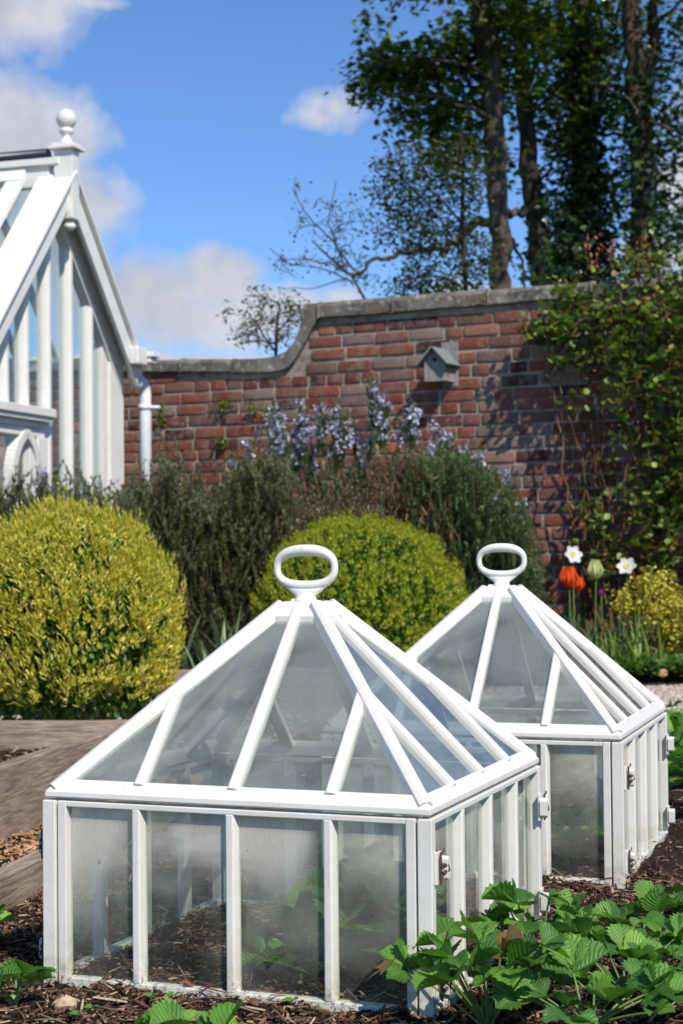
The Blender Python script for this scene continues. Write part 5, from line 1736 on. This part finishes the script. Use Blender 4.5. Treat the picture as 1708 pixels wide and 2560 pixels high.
tree('ivy_clad_tree', 'thickest trunk wrapped in dark ivy, in the middle of the tall trees', 17.5,
     [(1465, 760, 74), (1462, 600, 66), (1465, 450, 60), (1462, 300, 58), (1455, 100, 56), (1450, -100, 46), (1450, -500, 30)],
     [[(1465, 340, 12, 0), (1530, 330, 9, -.3), (1600, 350, 7, -.5), (1680, 380, 5, -.6)], [(1455, 200, 12, 0), (1400, 140, 9, .1), (1340, 60, 7, .1)]],
     [(1500, 90, 90, 120, -.4, .9, 66), (1560, 60, 80, 80, -.5, .9, 46), (1440, 180, 60, 90, -.5, .5, 26), (1530, 300, 60, 80, -.4, .6, 22), (1600, -220, 300, 150, -1.5, 1.5, 110)],  # clump above the frame: unseen crown, set forward to shade the ivy trunk
     ML, .074, DBARK, MAP, dense=0.95, lpc=12, seed=3, ivy=[(1462, 640, 70, 200, 1700, .35), (1430, 600, 90, 200, 900, .4), (1458, 400, 60, 220, 1100, .3), (1455, 180, 70, 200, 700, .35)])
tree('ivy_clad_tree', 'tall twin stemmed trunk with ivy at the right edge', 16.5,
     [(1602, 760, 62), (1604, 600, 58), (1606, 450, 56), (1602, 300, 56), (1590, 150, 50), (1575, -20, 44), (1570, -300, 30)],
     [[(1604, 330, 28, 0), (1622, 180, 28, 0), (1632, 40, 26, 0), (1640, -120, 20, 0)], [(1604, 290, 11, -.1), (1560, 240, 8, -.3), (1500, 215, 6, -.4)], [(1610, 300, 12, -.1), (1660, 320, 9, -.3), (1730, 345, 7, -.4)], [(1630, 70, 12, 0), (1680, 20, 9, -.2), (1760, -60, 7, -.3)]],
     [(1670, 110, 70, 120, -.5, .8, 52), (1690, 330, 50, 110, -.4, .6, 34), (1690, 520, 50, 120, -.3, .6, 46), (1560, 470, 60, 110, -.2, .5, 30), (1660, 640, 60, 70, -.3, .5, 30), (1620, 220, 80, 80, -.6, .5, 26), (1800, 200, 120, 240, -.6, 1.0, 90), (1850, -200, 300, 200, -1.8, 1.6, 120)],  # clump beyond the top right is unseen crown, put in for shade
     ML, .074, BARK, MAP, dense=0.95, lpc=12, seed=4, ivy=[(1605, 600, 60, 220, 620, .25), (1604, 350, 50, 200, 380, .25)])
OV = (ovl, ovf)
tree('slender_tree', 'thin stemmed small leaved tree against the sky left of the tall trunks', 13.6,
     [(1166, 790, 13), (1164, 690, 12), (1158, 600, 11), (1156, 500, 10), (1160, 400, 7), (1150, 330, 4)],
     [[(1162, 640, 8, 0), (1110, 560, 5, 0), (1060, 500, 4, -.1), (1010, 450, 3, -.1)], [(1158, 560, 7, 0), (1080, 480, 5, .1), (1030, 400, 3, .1)], [(1165, 700, 7, 0), (1200, 730, 5, 0), (1230, 770, 4, 0)], [(1164, 720, 6, 0), (1080, 690, 4, 0), (1000, 700, 3, -.1), (960, 740, 2, -.1)]],
     [(1090, 500, 130, 110, 0, .5, 150), (1150, 420, 90, 90, 0, .5, 75), (1010, 420, 80, 80, 0, .4, 60), (1100, 620, 120, 70, 0, .5, 85), (1010, 570, 90, 80, 0, .4, 70), (1120, 700, 140, 40, 0, .5, 90), (1200, 600, 40, 120, 0, .4, 30), (1060, 720, 100, 30, 0, .5, 50), (950, 470, 60, 70, 0, .3, 18)],
     OV, .042, DBARK, SMALL, dense=1.25, seed=5, twig=.0035, lpc=9)
tree('budding_tree', 'bare budding branches reaching left over the step in the coping', 13.2,
     [(960, 860, 10), (930, 780, 8), (880, 690, 6), (820, 640, 5), (780, 600, 4)],
     [[(900, 690, 6, 0), (830, 600, 4, 0), (770, 540, 3, 0), (735, 470, 2, 0), (740, 440, 2, 0)], [(880, 700, 5, 0), (800, 670, 3, 0), (720, 660, 2, 0), (675, 620, 2, 0)], [(860, 660, 4, 0), (820, 560, 3, 0), (840, 450, 2, 0)], [(870, 700, 4, 0), (780, 720, 2, 0), (700, 720, 2, 0)]],
     [(790, 560, 70, 80, 0, .3, 26), (870, 560, 70, 90, 0, .3, 44), (740, 660, 70, 40, 0, .3, 22), (860, 650, 80, 40, 0, .3, 34), (900, 700, 60, 30, 0, .3, 24), (750, 470, 20, 30, 0, .1, 5)],
     OV, .03, DBARK, leaf_mat('bud_leaf', [(0, (.07, .08, .03)), (1, (.3, .22, .12))], .6, .2, .2, 1), seed=6, twig=.003, lpc=4)
tree('garden_tree', 'small wispy tree top showing over the low part of the wall', 12.6,
     [(690, 1000, 14), (690, 900, 10), (692, 820, 8), (700, 760, 5)],
     [[(690, 880, 6, 0), (650, 820, 4, 0), (620, 780, 3, 0)], [(692, 860, 6, 0), (640, 850, 4, 0), (600, 860, 3, 0)], [(694, 830, 5, 0), (740, 780, 4, 0)]],
     [(690, 800, 70, 75, 0, .4, 60), (640, 830, 70, 60, 0, .4, 36), (730, 800, 50, 60, 0, .3, 34), (600, 800, 55, 70, 0, .3, 20), (660, 745, 70, 35, 0, .3, 18)],
     OV, .032, DBARK, leaf_mat('pale_small_leaf', [(0, (.06, .1, .035)), (1, (.2, .22, .09))], .5, .3, .3, 1.1), seed=7, twig=.0028, lpc=6)

# ------------------------------------------------------------------ render settings
sc.view_settings.view_transform = 'Standard'; sc.view_settings.look = 'None'; sc.view_settings.gamma = 1; sc.view_settings.exposure = 0
sc.cycles.max_bounces = 10; sc.cycles.transparent_max_bounces = 24; sc.cycles.diffuse_bounces = 4; sc.cycles.glossy_bounces = 4; sc.cycles.transmission_bounces = 6
sc.cycles.caustics_reflective = False; sc.cycles.caustics_refractive = False
sc.cycles.use_denoising = True
sc.render.resolution_x = 683; sc.render.resolution_y = 1024
